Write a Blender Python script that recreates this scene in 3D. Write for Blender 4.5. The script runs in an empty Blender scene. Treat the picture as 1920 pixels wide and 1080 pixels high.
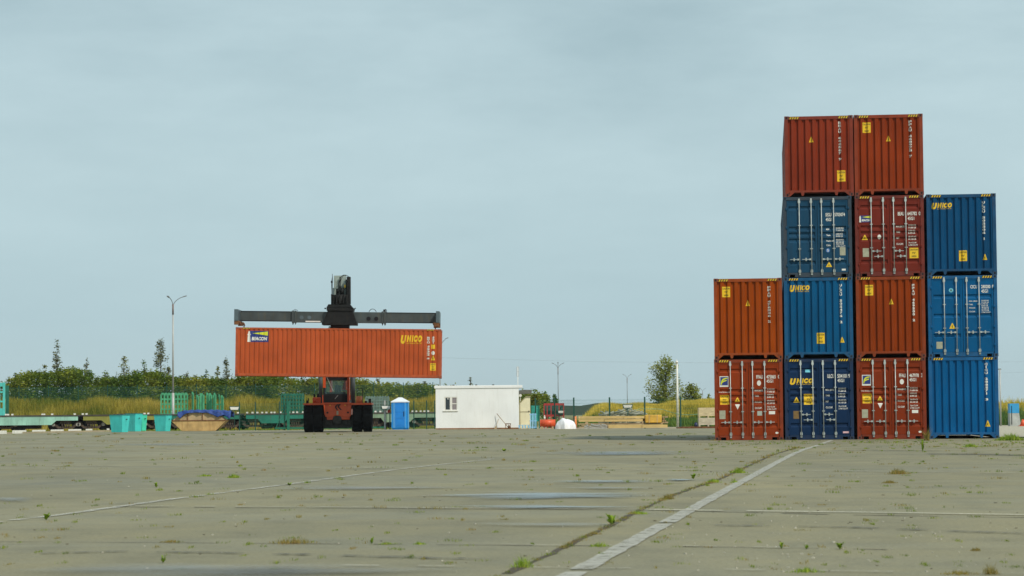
import bpy, bmesh, math, random
from mathutils import Vector, Matrix
R = math.radians
rnd = random.Random(7)
C = bpy.context.scene.collection
sc = bpy.context.scene

# ------------------------------------------------------------------ camera
F = 4500.0; PITCH = math.atan(236.5 / F); ROLL = R(-0.48)
cam_d = bpy.data.cameras.new('camera'); cam = bpy.data.objects.new('camera', cam_d); C.objects.link(cam)
cam_d.sensor_width = 36; cam_d.lens = F / 1920 * 36
cam_d.clip_start = 0.5; cam_d.clip_end = 12000
cam_d.dof.use_dof = True; cam_d.dof.focus_distance = 95; cam_d.dof.aperture_fstop = 7.0
CM = Matrix.Translation((0, 0, 1.0)) @ Matrix.Rotation(R(90) + PITCH, 4, 'X') @ Matrix.Rotation(ROLL, 4, 'Z')
cam.matrix_world = CM
sc.camera = cam

# ------------------------------------------------------------------ light
SUN_AZ, SUN_EL = R(42), R(44)      # azimuth measured from straight ahead of a viewer facing the camera side, to the right
S = Vector((math.sin(SUN_AZ) * math.cos(SUN_EL), -math.cos(SUN_AZ) * math.cos(SUN_EL), math.sin(SUN_EL)))
sd = bpy.data.lights.new('sun', 'SUN'); so = bpy.data.objects.new('sun', sd); C.objects.link(so)
sd.energy = 3.1; sd.angle = R(4); sd.color = (1.0, 0.93, 0.82)
so.rotation_euler = S.to_track_quat('Z', 'Y').to_euler()
sc.view_settings.view_transform = 'Standard'; sc.view_settings.look = 'None'
sc.view_settings.exposure = 0.0; sc.view_settings.gamma = 1.0

w = bpy.data.worlds.new('World'); sc.world = w; w.use_nodes = True
nt = w.node_tree; nt.nodes.clear(); N = nt.nodes.new; L = nt.links.new
out = N('ShaderNodeOutputWorld'); bg = N('ShaderNodeBackground'); bg.inputs[1].default_value = 0.1
sky = N('ShaderNodeTexSky'); sky.sky_type = 'NISHITA'; sky.sun_disc = False
sky.sun_elevation = SUN_EL; sky.sun_rotation = math.pi - SUN_AZ
sky.air_density = 1.0; sky.dust_density = 1.5
tc = N('ShaderNodeTexCoord'); sep = N('ShaderNodeSeparateXYZ'); L(tc.outputs['Generated'], sep.inputs[0])
mp = N('ShaderNodeMapping'); mp.inputs['Scale'].default_value = (2.4, 2.4, 8.5); mp.inputs['Location'].default_value = (3.1, 1.7, 5.2); L(tc.outputs['Generated'], mp.inputs[0])
n1 = N('ShaderNodeTexNoise'); n1.inputs['Scale'].default_value = 1.6; n1.inputs['Detail'].default_value = 9
n1.inputs['Roughness'].default_value = 0.52; n1.inputs['Distortion'].default_value = 0.5; L(mp.outputs[0], n1.inputs['Vector'])
n2 = N('ShaderNodeTexNoise'); n2.inputs['Scale'].default_value = 6.5; n2.inputs['Detail'].default_value = 8; n2.inputs['Roughness'].default_value = .6; L(mp.outputs[0], n2.inputs['Vector'])
mf = N('ShaderNodeMixRGB'); mf.inputs[0].default_value = .3; L(n1.outputs['Fac'], mf.inputs[1]); L(n2.outputs['Fac'], mf.inputs[2])
r1 = N('ShaderNodeValToRGB'); L(mf.outputs[0], r1.inputs[0])
r1.color_ramp.elements[0].position = 0.33; r1.color_ramp.elements[0].color = (4.1, 5.5, 5.95, 1)
r1.color_ramp.elements[1].position = 0.70; r1.color_ramp.elements[1].color = (5.95, 7.5, 7.9, 1)
# elevation tint: a thin clear band under the cloud deck
r2 = N('ShaderNodeValToRGB'); L(sep.outputs['Z'], r2.inputs[0])
e = r2.color_ramp.elements
e[0].position = 0.0; e[0].color = (0.98, 1.0, 1.0, 1); e[1].position = 0.21; e[1].color = (0.93, 0.91, 0.90, 1)
x_ = e.new(0.04); x_.color = (0.90, 0.96, 0.99, 1); x_ = e.new(0.10); x_.color = (1.0, 1.02, 1.02, 1)
x_ = e.new(0.18); x_.color = (0.97, 0.985, 0.98, 1)
mu = N('ShaderNodeMixRGB'); mu.blend_type = 'MULTIPLY'; mu.inputs[0].default_value = 1; cm_ = N('ShaderNodeMapRange'); cm_.inputs[1].default_value = 0.03; cm_.inputs[2].default_value = 0.16; cm_.inputs[3].default_value = .25; cm_.inputs[4].default_value = 1; L(sep.outputs['Z'], cm_.inputs[0]); cx_ = N('ShaderNodeMixRGB'); cx_.inputs[1].default_value = (5.2, 6.65, 7.05, 1); L(cm_.outputs[0], cx_.inputs[0]); L(r1.outputs[0], cx_.inputs[2]); L(cx_.outputs[0], mu.inputs[1]); L(r2.outputs[0], mu.inputs[2])
mx = N('ShaderNodeMixRGB'); mx.inputs[0].default_value = 0.88; L(sky.outputs[0], mx.inputs[1]); L(mu.outputs[0], mx.inputs[2])
L(mx.outputs[0], bg.inputs[0]); L(bg.outputs[0], out.inputs[0])

# ------------------------------------------------------------------ helpers
def ray(px, py):
    v = Vector(((px - 960) / F, -(py - 540) / F, -1.0))
    return (CM.to_3x3() @ v).normalized()
def P(px, py, Y):
    d = ray(px, py); t = Y / d.y
    return Vector((0, 0, 1.0)) + d * t
def G(px, py, z=0.0):
    d = ray(px, py); t = (z - 1.0) / d.z
    return Vector((0, 0, 1.0)) + d * t
def XX(px, Y): return P(px, 777, Y).x
def ZZ(px, py, Y): return P(px, py, Y).z

def tag(o, label=None, cat=None, group=None, kind=None):
    if label: o['label'] = label
    if cat: o['category'] = cat
    if group: o['group'] = group
    if kind: o['kind'] = kind
    return o
def thing(name, label, cat, loc=(0, 0, 0), rz=0, group=None):
    o = bpy.data.objects.new(name, None); C.objects.link(o); o.empty_display_size = .2
    o.location = loc; o.rotation_euler = (0, 0, rz)
    return tag(o, label, cat, group)

class MB:
    def __init__(s, xf=None): s.v = []; s.f = []; s.mi = []; s.m = 0; s.xf = xf or Matrix.Identity(4); s.smooth = []; s.sm = False
    def add(s, vs, fs):
        b = len(s.v)
        for p in vs: s.v.append(s.xf @ Vector(p))
        for f in fs: s.f.append([b + i for i in f]); s.mi.append(s.m); s.smooth.append(s.sm)
        return s
    def box(s, x0, x1, y0, y1, z0, z1):
        if x0 > x1: x0, x1 = x1, x0
        if y0 > y1: y0, y1 = y1, y0
        if z0 > z1: z0, z1 = z1, z0
        vs = [(x, y, z) for x in (x0, x1) for y in (y0, y1) for z in (z0, z1)]
        return s.add(vs, [(0, 1, 3, 2), (4, 6, 7, 5), (0, 4, 5, 1), (2, 3, 7, 6), (0, 2, 6, 4), (1, 5, 7, 3)])
    def prism(s, pts, a0, a1, axis='y'):
        """closed polygon of (u,v) extruded along axis; y: (x,z); x: (y,z); z: (x,y)"""
        n = len(pts)
        def mk(u, v, a): return (u, a, v) if axis == 'y' else ((a, u, v) if axis == 'x' else (u, v, a))
        vs = [mk(u, v, a0) for u, v in pts] + [mk(u, v, a1) for u, v in pts]
        fs = [tuple(range(n)), tuple(range(2 * n - 1, n - 1, -1))]
        fs += [(i, n + i, n + (i + 1) % n, (i + 1) % n) for i in range(n)]
        return s.add(vs, fs)
    def cyl(s, p0, p1, r0, r1=None, n=12, caps=True):
        r1 = r0 if r1 is None else r1
        p0 = Vector(p0); p1 = Vector(p1); d = (p1 - p0)
        if d.length < 1e-6: return s
        q = d.normalized().to_track_quat('Z', 'Y')
        vs = []
        for p, r in ((p0, r0), (p1, r1)):
            for i in range(n):
                a = 2 * math.pi * i / n
                vs.append(p + q @ Vector((r * math.cos(a), r * math.sin(a), 0)))
        fs = [(i, (i + 1) % n, n + (i + 1) % n, n + i) for i in range(n)]
        sm = s.sm; s.sm = True if n > 5 else sm
        s.add(vs, fs)
        s.sm = sm
        if caps:
            b = len(s.v) - 2 * n
            s.f.append([b + i for i in range(n - 1, -1, -1)]); s.mi.append(s.m); s.smooth.append(False)
            s.f.append([b + n + i for i in range(n)]); s.mi.append(s.m); s.smooth.append(False)
        return s
    def tube(s, pts, r, n=6):
        for a, b in zip(pts[:-1], pts[1:]): s.cyl(a, b, r, n=n)
        return s
    def bar(s, p0, p1, w, h):
        p0 = Vector(p0); p1 = Vector(p1); q = (p1 - p0).normalized().to_track_quat('Z', 'Y')
        vs = [p + q @ Vector((sx * w / 2, sy * h / 2, 0)) for p in (p0, p1) for sx, sy in ((-1, -1), (1, -1), (1, 1), (-1, 1))]
        return s.add(vs, [(3, 2, 1, 0), (4, 5, 6, 7), (0, 1, 5, 4), (1, 2, 6, 5), (2, 3, 7, 6), (3, 0, 4, 7)])
    def sheet(s, prof, a0, a1, mk):
        """open profile list of (u,d) swept from a0 to a1, mk(u,d,a)->xyz"""
        vs = [mk(u, d, a0) for u, d in prof] + [mk(u, d, a1) for u, d in prof]; n = len(prof)
        return s.add(vs, [(i, i + 1, n + i + 1, n + i) for i in range(n - 1)])
    def disc(s, c, r, axis='y', n=16, rz=None):
        rz = rz or r; vs = []
        for i in range(n):
            a = 2 * math.pi * i / n
            vs.append((c[0] + r * math.cos(a), c[1], c[2] + rz * math.sin(a)))
        return s.add(vs, [tuple(range(n))])
    def build(s, name, mat, parent=None, label=None, cat=None, group=None, kind=None, bevel=0, fixn=True):
        me = bpy.data.meshes.new(name); me.from_pydata([tuple(v) for v in s.v], [], s.f)
        for m in (mat if isinstance(mat, (list, tuple)) else [mat]): me.materials.append(m)
        for p, i, sm in zip(me.polygons, s.mi, s.smooth): p.material_index = i; p.use_smooth = sm
        if fixn:
            bm = bmesh.new(); bm.from_mesh(me); bmesh.ops.recalc_face_normals(bm, faces=bm.faces); bm.to_mesh(me); bm.free()
        me.update()
        o = bpy.data.objects.new(name, me); C.objects.link(o)
        if parent: o.parent = parent
        if bevel:
            b = o.modifiers.new('bevel', 'BEVEL'); b.width = bevel; b.segments = 2; b.limit_method = 'ANGLE'
        return tag(o, label, cat, group, kind)

# ------------------------------------------------------------------ materials
MATS = {}
def M(name, col, rough=.6, metal=0, var=.12, scale=3.0, bump=0.0, bscale=30, spec=.5, alpha=1, dirt=0, dcol=(.12, .08, .05), stretch=(1, 1, 1), scuff=0):
    if name in MATS: return MATS[name]
    m = bpy.data.materials.new(name); m.use_nodes = True; t = m.node_tree; n = t.nodes; l = t.links
    b = n['Principled BSDF']; b.inputs['Roughness'].default_value = rough; b.inputs['Metallic'].default_value = metal
    b.inputs['Specular IOR Level'].default_value = spec
    tc = n.new('ShaderNodeTexCoord'); mp = n.new('ShaderNodeMapping'); mp.inputs['Scale'].default_value = stretch
    oi = n.new('ShaderNodeObjectInfo'); l.new(tc.outputs['Object'], mp.inputs[0])
    ad = n.new('ShaderNodeVectorMath'); ad.operation = 'ADD'; l.new(mp.outputs[0], ad.inputs[0])
    cb = n.new('ShaderNodeVectorMath'); cb.operation = 'SCALE'; cb.inputs[0].default_value = (37, 19, 53); l.new(oi.outputs['Random'], cb.inputs['Scale']); l.new(cb.outputs[0], ad.inputs[1])
    ns = n.new('ShaderNodeTexNoise'); ns.inputs['Scale'].default_value = scale; ns.inputs['Detail'].default_value = 6; l.new(ad.outputs[0], ns.inputs['Vector'])
    r = n.new('ShaderNodeValToRGB'); l.new(ns.outputs['Fac'], r.inputs[0])
    r.color_ramp.elements[0].position = .3; r.color_ramp.elements[1].position = .7
    r.color_ramp.elements[0].color = tuple(c * (1 - var) for c in col) + (1,)
    r.color_ramp.elements[1].color = tuple(min(1, c * (1 + var)) for c in col) + (1,)
    last = r.outputs[0]
    if dirt:
        mp2 = n.new('ShaderNodeMapping'); mp2.inputs['Scale'].default_value = (5, 5, .45); l.new(ad.outputs[0], mp2.inputs[0])
        n2 = n.new('ShaderNodeTexNoise'); n2.inputs['Scale'].default_value = 1.6; n2.inputs['Detail'].default_value = 8; n2.inputs['Roughness'].default_value = .65; l.new(mp2.outputs[0], n2.inputs['Vector'])
        r2 = n.new('ShaderNodeValToRGB'); r2.color_ramp.elements[0].position = .52; r2.color_ramp.elements[0].color = (0, 0, 0, 1)
        r2.color_ramp.elements[1].position = .8; r2.color_ramp.elements[1].color = (dirt, dirt, dirt, 1); l.new(n2.outputs['Fac'], r2.inputs[0])
        mxx = n.new('ShaderNodeMixRGB'); l.new(r2.outputs[0], mxx.inputs[0]); l.new(last, mxx.inputs[1]); mxx.inputs[2].default_value = tuple(dcol) + (1,); last = mxx.outputs[0]
        mr = n.new('ShaderNodeMath'); mr.operation = 'MULTIPLY_ADD'; l.new(r2.outputs[0], mr.inputs[0]); mr.inputs[1].default_value = .3; mr.inputs[2].default_value = rough; l.new(mr.outputs[0], b.inputs['Roughness'])
    if scuff:
        n4 = n.new('ShaderNodeTexNoise'); n4.inputs['Scale'].default_value = 7; n4.inputs['Detail'].default_value = 9; n4.inputs['Roughness'].default_value = .75; mp4 = n.new('ShaderNodeMapping'); mp4.inputs['Scale'].default_value = (1, 1, .5); l.new(ad.outputs[0], mp4.inputs[0]); l.new(mp4.outputs[0], n4.inputs['Vector'])
        for lo_, hi_, cc_ in ((.655, .69, (.10, .035, .012)), (.345, .31, tuple(min(1, q * 1.5 + .05) for q in col))):
            r4 = n.new('ShaderNodeMapRange'); l.new(n4.outputs['Fac'], r4.inputs[0]); r4.inputs[1].default_value = lo_; r4.inputs[2].default_value = hi_; r4.inputs[3].default_value = 0; r4.inputs[4].default_value = scuff
            m4 = n.new('ShaderNodeMixRGB'); l.new(r4.outputs[0], m4.inputs[0]); l.new(last, m4.inputs[1]); m4.inputs[2].default_value = tuple(cc_) + (1,); last = m4.outputs[0]
    l.new(last, b.inputs['Base Color'])
    if bump:
        n3 = n.new('ShaderNodeTexNoise'); n3.inputs['Scale'].default_value = bscale; n3.inputs['Detail'].default_value = 5; l.new(tc.outputs['Object'], n3.inputs['Vector'])
        bp = n.new('ShaderNodeBump'); bp.inputs['Strength'].default_value = bump; bp.inputs['Distance'].default_value = .02; l.new(n3.outputs['Fac'], bp.inputs['Height']); l.new(bp.outputs[0], b.inputs['Normal'])
    if alpha < 1: b.inputs['Alpha'].default_value = alpha
    MATS[name] = m; return m

def leafmat(name, cols, scale=.35, trans=.25, rw=.42):
    m = bpy.data.materials.new(name); m.use_nodes = True; t = m.node_tree; n = t.nodes; l = t.links
    b = n['Principled BSDF']; b.inputs['Roughness'].default_value = .75; b.inputs['Specular IOR Level'].default_value = .2
    g = n.new('ShaderNodeNewGeometry'); tc = n.new('ShaderNodeTexCoord')
    ns = n.new('ShaderNodeTexNoise'); ns.inputs['Scale'].default_value = scale; ns.inputs['Detail'].default_value = 4; l.new(tc.outputs['Object'], ns.inputs['Vector'])
    a = n.new('ShaderNodeMath'); a.operation = 'MULTIPLY_ADD'; l.new(g.outputs['Random Per Island'], a.inputs[0]); a.inputs[1].default_value = rw
    s2 = n.new('ShaderNodeMath'); s2.operation = 'MULTIPLY_ADD'; l.new(ns.outputs['Fac'], s2.inputs[0]); s2.inputs[1].default_value = 2.0; s2.inputs[2].default_value = -.5 - rw / 2
    l.new(s2.outputs[0], a.inputs[2])
    r = n.new('ShaderNodeValToRGB'); l.new(a.outputs[0], r.inputs[0]); el = r.color_ramp.elements
    el[0].position = 0; el[0].color = tuple(cols[0]) + (1,); el[1].position = 1; el[1].color = tuple(cols[-1]) + (1,)
    for i, c in enumerate(cols[1:-1]): x = el.new((i + 1) / (len(cols) - 1)); x.color = tuple(c) + (1,)
    l.new(r.outputs[0], b.inputs['Base Color'])
    tr = n.new('ShaderNodeBsdfTranslucent'); l.new(r.outputs[0], tr.inputs[0]); ms = n.new('ShaderNodeMixShader'); ms.inputs[0].default_value = trans
    l.new(b.outputs[0], ms.inputs[1]); l.new(tr.outputs[0], ms.inputs[2]); l.new(ms.outputs[0], n['Material Output'].inputs[0])
    return m

wood = leafmat('pale_timber', [(.30, .2, .09), (.52, .38, .16), (.66, .48, .2), (.74, .58, .3)], .5, 0)
wood2 = leafmat('weathered_timber', [(.16, .11, .07), (.34, .25, .15), (.48, .36, .21), (.56, .44, .28)], .5, 0)
black = M('black_rubber', (.008, .008, .009), .9, var=.3, bump=.3, spec=.2)
dark = M('dark_steel', (.010, .010, .012), .6, var=.4, scale=4, spec=.25)
steel = M('galvanised_rod', (.42, .46, .44), .45, .3, var=.2, scale=6)
gasket = M('gasket_black', (.015, .014, .013), .8)
white = M('white_marking', (.75, .74, .68), .5, var=.06)
yellow = M('yellow_sticker', (.78, .5, .015), .45, var=.06)
ink = M('black_ink', (.06, .04, .01), .6)
platec = M('pale_data_plate', (.36, .36, .26), .5, var=.15, scale=12)
platebr = M('brown_data_plate', (.2, .12, .04), .5, var=.2, scale=12)
navy = M('navy_logo', (.02, .04, .2), .4, var=.05)
lime = M('lime_logo', (.65, .68, .03), .4, var=.05)
cyan = M('cyan_sticker', (.15, .5, .62), .4)
pink = M('pink_sticker', (.65, .4, .42), .4)
glass = M('window_glass', (.02, .03, .035), .06, spec=.8, var=.1)
conc_l = M('pale_concrete', (.45, .43, .35), .9, var=.2, bump=.3)
galv = M('lamp_post_grey', (.42, .43, .41), .55, .2, var=.1)
galvd = M('far_post_grey', (.2, .22, .23), .6, var=.1)

# ------------------------------------------------------------------ ground
def ground_mat():
    m = bpy.data.materials.new('worn_concrete'); m.use_nodes = True; t = m.node_tree; n = t.nodes; l = t.links; b = n['Principled BSDF']
    tc = n.new('ShaderNodeTexCoord')
    def noise(sc_, det=6, rough=.55, st=(1, 1, 1), dist=0):
        mp = n.new('ShaderNodeMapping'); mp.inputs['Scale'].default_value = st; mp.inputs['Rotation'].default_value = (0, 0, R(9)); l.new(tc.outputs['Object'], mp.inputs[0])
        k = n.new('ShaderNodeTexNoise'); k.inputs['Scale'].default_value = sc_; k.inputs['Detail'].default_value = det; k.inputs['Roughness'].default_value = rough; k.inputs['Distortion'].default_value = dist; l.new(mp.outputs[0], k.inputs['Vector']); return k.outputs['Fac']
    def ramp(src, stops):
        r = n.new('ShaderNodeValToRGB'); l.new(src, r.inputs[0]); e = r.color_ramp.elements
        e[0].position = stops[0][0]; e[0].color = tuple(stops[0][1]) + (1,); e[1].position = stops[-1][0]; e[1].color = tuple(stops[-1][1]) + (1,)
        for p, c in stops[1:-1]: x = e.new(p); x.color = tuple(c) + (1,)
        return r.outputs[0]
    def mix(f, a, b_, mode='MIX'):
        k = n.new('ShaderNodeMixRGB'); k.blend_type = mode
        for i, v in ((0, f), (1, a), (2, b_)):
            if isinstance(v, (int, float)): k.inputs[i].default_value = v
            elif isinstance(v, tuple): k.inputs[i].default_value = v + (1,)
            else: l.new(v, k.inputs[i])
        return k.outputs[0]
    base = ramp(noise(.12, 5, .6, (1, .35, 1)), [(.3, (.19, .183, .128)), (.5, (.238, .222, .142)), (.7, (.285, .26, .16))])
    mid = ramp(noise(1.1, 8, .62, (1, .6, 1)), [(.3, (.80, .81, .84)), (.5, (1, 1, 1)), (.72, (1.12, 1.09, 1.03))])
    c = mix(1.0, base, mid, 'MULTIPLY')
    fine = ramp(noise(26, 8, .85), [(.34, (.66, .66, .66)), (.66, (1.3, 1.29, 1.25))]); c = mix(1.0, c, fine, 'MULTIPLY')
    # worn dark streaks, scratches running across the yard
    st = ramp(noise(.55, 9, .7, (.22, 1.6, 1), .3), [(.60, (0, 0, 0)), (.72, (.38, .38, .38))]); c = mix(st, c, (.10, .10, .085))
    st2 = ramp(noise(2.2, 6, .7, (.25, 1.7, 1)), [(.66, (0, 0, 0)), (.72, (.55, .55, .55))]); c = mix(st2, c, (.085, .08, .07))
    # greenish moss tint in large patches
    ms = ramp(noise(.3, 6, .6, (1, 1, 1), .5), [(.52, (0, 0, 0)), (.75, (.22, .22, .22))]); c = mix(ms, c, (.17, .18, .12))
    # pale grit specks
    v = n.new('ShaderNodeTexVoronoi'); v.inputs['Scale'].default_value = 9; l.new(tc.outputs['Object'], v.inputs['Vector'])
    sp = ramp(v.outputs['Distance'], [(.03, (.6, .6, .6)), (.07, (0, 0, 0))])
    gate = ramp(noise(1.6, 3), [(.52, (0, 0, 0)), (.6, (.8, .8, .8))]); spf = mix(1.0, sp, gate, 'MULTIPLY'); c = mix(spf, c, (.45, .43, .36))
    l.new(c, b.inputs['Base Color'])
    rr = ramp(noise(.16, 6, .65, (.4, 1.2, 1), .4), [(.42, (.62, .62, .62)), (.6, (.9, .9, .9))]); l.new(rr, b.inputs['Roughness'])
    b.inputs['Specular IOR Level'].default_value = .28
    bp = n.new('ShaderNodeBump'); bp.inputs['Strength'].default_value = .45; bp.inputs['Distance'].default_value = .012; l.new(noise(40, 6, .7), bp.inputs['Height']); l.new(bp.outputs[0], b.inputs['Normal'])
    return m
concrete = ground_mat()
earth = M('dry_earth_and_grass', (.2, .19, .07), .95, var=.35, scale=.3, bump=.5, bscale=4)
sand = M('sandy_dirt', (.34, .29, .19), .95, var=.25, scale=.8, bump=.5, bscale=8)
gravelm = M('pale_gravel', (.42, .39, .3), .95, var=.25, scale=5, bump=.6, bscale=25)

def flat(name, pts, z, mat, kind='structure'):
    mb = MB(); mb.add([(p[0], p[1], z) for p in pts], [tuple(range(len(pts)))])
    o = mb.build(name, mat, fixn=False, kind=kind)
    me = o.data
    if me.polygons[0].normal.z < 0: me.flip_normals()
    return o
flat('ground', [(-4000, -60), (4000, -60), (4000, 6000), (-4000, 6000)], -.06, earth)
EL = [(XX(-400, 152), 152), (XX(0, 158), 158), (XX(180, 168), 168), (XX(430, 172), 172), (XX(700, 168), 168), (XX(980, 160), 160), (XX(1340, 152), 152), (XX(1600, 150), 150)]
xr = XX(1878, 86)
flat('dirt_strip', [(x, y - 2.5 + 3 * math.sin(i)) for i, (x, y) in enumerate(EL)] + [(60, 165), (60, 200), (-90, 200)], -.012, sand)
flat('gravel_ground', [(xr - .6, 90.5), (xr + 4, 89), (60, 88), (60, 158), (xr - .6, 156)], -.004, gravelm)
pav = [(-90, -20), (90, -20), (90, 84.0), (xr + 14, 84.8), (xr + 3, 85.6), (xr, 86.4), (xr - .8, 90), (XX(1600, 151), 151)] + [(x, y) for x, y in reversed(EL[:-1])] + [(-90, 150)]
# ragged edge between the concrete and the dirt
def ragged(pts, a, b, step, amp):
    out = []
    for i in range(len(pts)):
        p, q = Vector(pts[i]), Vector(pts[(i + 1) % len(pts)]); out.append(tuple(p))
        if a <= i < b:
            k = int((q - p).length / step)
            for j in range(1, k): v = p.lerp(q, j / k); out.append((v.x, v.y + rnd.uniform(-amp, amp)))
    return out
flat('pavement', ragged(pav, 2, 14, .6, .5), 0.0, concrete)

def strip(name, pxs, width, z, mat, rag=0.0, gaps=0, seed=1, step=.25, dash=None):
    r_ = random.Random(seed)
    pts = [G(*p) for p in pxs]
    path = []
    for a, b in zip(pts[:-1], pts[1:]):
        k = max(1, int((b - a).length / step))
        for j in range(k): path.append(a.lerp(b, j / k))
    path.append(pts[-1])
    mb = MB(); prev = None
    for i, p in enumerate(path):
        d = (path[min(i + 1, len(path) - 1)] - path[max(i - 1, 0)]).normalized(); nrm = Vector((-d.y, d.x, 0))
        w0 = width / 2 * (1 + r_.uniform(-rag, rag)); w1 = width / 2 * (1 + r_.uniform(-rag, rag))
        cur = (p + nrm * w0, p - nrm * w1)
        if prev and r_.random() > gaps:
            mb.add([(v.x, v.y, z) for v in (prev[0], prev[1], cur[1], cur[0])], [(0, 1, 2, 3)])
        prev = cur
    o = mb.build(name, mat, fixn=False, kind='structure')
    if len(o.data.polygons) and o.data.polygons[0].normal.z < 0: o.data.flip_normals()
    return o
def linemat(name, col, thr=.5):
    m = M(name, col, .8, var=.12, scale=6); t = m.node_tree; n = t.nodes; l = t.links
    tc = n.new('ShaderNodeTexCoord'); k = n.new('ShaderNodeTexNoise'); k.inputs['Scale'].default_value = 9; k.inputs['Detail'].default_value = 9; k.inputs['Roughness'].default_value = .75
    l.new(tc.outputs['Object'], k.inputs['Vector']); r = n.new('ShaderNodeValToRGB'); l.new(k.outputs['Fac'], r.inputs[0])
    r.color_ramp.elements[0].position = thr - .1; r.color_ramp.elements[0].color = (.12, .12, .12, 1); r.color_ramp.elements[1].position = thr + .04; r.color_ramp.elements[1].color = (.88, .88, .88, 1)
    l.new(r.outputs[0], n['Principled BSDF'].inputs['Alpha']); return m
roadwhite = linemat('worn_road_paint', (.42, .415, .36), .46)
roadwhite2 = linemat('faded_road_paint', (.45, .44, .38), .5)
crack = linemat('joint_dirt', (.075, .058, .035), .40)
pale2 = linemat('bright_joint_filler', (.60, .57, .45), .43)
pale = linemat('pale_joint_filler', (.46, .44, .36), .49)
strip('lane_line', [(1043, 1095), (1072, 1079), (1450, 871.2), (1477, 857), (1490, 850.5), (1506, 843.5), (1525, 838), (1534, 835.2)], .15, .008, roadwhite, .12, .01)
strip('lane_line', [(1540, 833), (1546, 830.5), (1559, 826)], .15, .008, roadwhite, .2)
strip('lane_line', [(-60, 987), (0, 979), (107, 967), (320, 937), (560, 906), (690, 888), (765, 878), (850, 869), (925, 861)], .13, .008, roadwhite2, .3, .12)
strip('pavement_joint', [(900, 1100), (935, 1082), (1053, 1030), (1067.6, 1021), (1114.5, 999.5), (1147, 985), (1191, 961), (1226, 945), (1255, 932), (1296, 916), (1337, 904), (1372, 888), (1414, 869), (1446, 854), (1500, 838)], .06, .004, crack, .7, .03)
for q_ in ([(1255, 990), (1320, 993)], [(1182, 1026), (1264, 1028)], [(1106, 1067), (1240, 1069)], [(1180, 955), (1240, 956.5)]): strip('pavement_patch', q_, .09, .013, pale, .9, .15, 4)
strip('pavement_joint', [(213, 951), (640, 953.5), (1000, 955.5), (1215, 957), (1600, 966), (1925, 971)], .05, .004, crack, .8, .1)
strip('pavement_joint', [(213, 950), (640, 952), (1226, 957)], .06, .012, pale, .5, .06)
strip('pavement_joint', [(1222, 957), (1400, 959.5), (1613, 962), (1925, 967)], .10, .012, pale2, .35, .03)
strip('pavement_joint', [(-20, 1016), (300, 1018), (700, 1021), (1060, 1023.5), (1280, 1025), (1600, 1030), (1925, 1036)], .03, .004, crack, .9, .35, 3)
strip('pavement_joint', [(880, 1022), (1060, 1024.5), (1200, 1025), (1280, 1025.5), (1480, 1029)], .03, .012, pale, .9, .5, 4)
strip('pavement_joint', [(640, 1062), (1000, 1066), (1280, 1069), (1925, 1078)], .03, .012, pale, .9, .65, 5)
strip('pavement_joint', [(0, 873), (640, 878), (960, 880), (1280, 882), (1600, 884), (1925, 888)], .09, .012, pale, .7, .2, 6)
strip('pavement_joint', [(0, 874.4), (640, 879.4), (960, 881.4), (1280, 883.4), (1600, 885.4), (1925, 889.4)], .03, .004, crack, .7, .3, 6)
strip('pavement_joint', [(100, 907), (640, 909), (1280, 907), (1500, 906)], .04, .004, crack, .8, .45, 8)
strip('pavement_joint', [(0, 846), (640, 848), (1280, 850), (1925, 852)], .06, .004, crack, .8, .4, 9)

tyremark_and_band = linemat('tyre_mark_and_band', (.07, .07, .06), .56)
strip('tyre_mark_and_band', [(1740, 852), (1800, 851.5), (1860, 853), (1930, 855)], .9, .010, tyremark_and_band, .1)  # broad dark band laid across the concrete at the right edge
strip('tyre_mark_and_band', [(1560, 846), (1640, 845), (1760, 846)], .5, .011, tyremark_and_band, .3)
strip('tyre_mark_and_band', [(300, 838), (700, 832), (1100, 829), (1400, 830)], .35, .010, tyremark_and_band, .3, .1, 4)
strip('tyre_mark_and_band', [(0, 826), (400, 822), (640, 818), (900, 820)], .35, .011, tyremark_and_band, .3, .1, 4)
strip('tyre_mark_and_band', [(-10, 1041), (240, 1035), (520, 1040), (900, 1050)], .12, .010, tyremark_and_band, .4, .15, 4)
strip('tyre_mark_and_band', [(1290, 985), (1600, 990), (1925, 1002)], .14, .010, tyremark_and_band, .4, .15, 4)
def watermat(name, rough, col, lo, hi, top):
    m = bpy.data.materials.new(name); m.use_nodes = True; n = m.node_tree.nodes; l = m.node_tree.links; b = n['Principled BSDF']
    b.inputs['Base Color'].default_value = col + (1,); b.inputs['Roughness'].default_value = rough; b.inputs['Specular IOR Level'].default_value = .5
    tc = n.new('ShaderNodeTexCoord'); mp = n.new('ShaderNodeMapping'); mp.inputs['Scale'].default_value = (.3, 1.3, 1); l.new(tc.outputs['Object'], mp.inputs[0])
    k = n.new('ShaderNodeTexNoise'); k.inputs['Scale'].default_value = 1.1; k.inputs['Detail'].default_value = 8; k.inputs['Roughness'].default_value = .62; l.new(mp.outputs[0], k.inputs['Vector'])
    at = n.new('ShaderNodeAttribute'); at.attribute_name = 'wet'
    ma = n.new('ShaderNodeMath'); ma.operation = 'MULTIPLY_ADD'; l.new(k.outputs['Fac'], ma.inputs[0]); ma.inputs[1].default_value = 1.7; ma.inputs[2].default_value = -.85
    ad = n.new('ShaderNodeMath'); ad.operation = 'ADD'; l.new(ma.outputs[0], ad.inputs[0]); l.new(at.outputs['Fac'], ad.inputs[1])
    r = n.new('ShaderNodeMapRange'); l.new(ad.outputs[0], r.inputs[0]); r.inputs[1].default_value = lo; r.inputs[2].default_value = hi; r.inputs[3].default_value = 0; r.inputs[4].default_value = top
    l.new(r.outputs[0], b.inputs['Alpha']); return m
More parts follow.
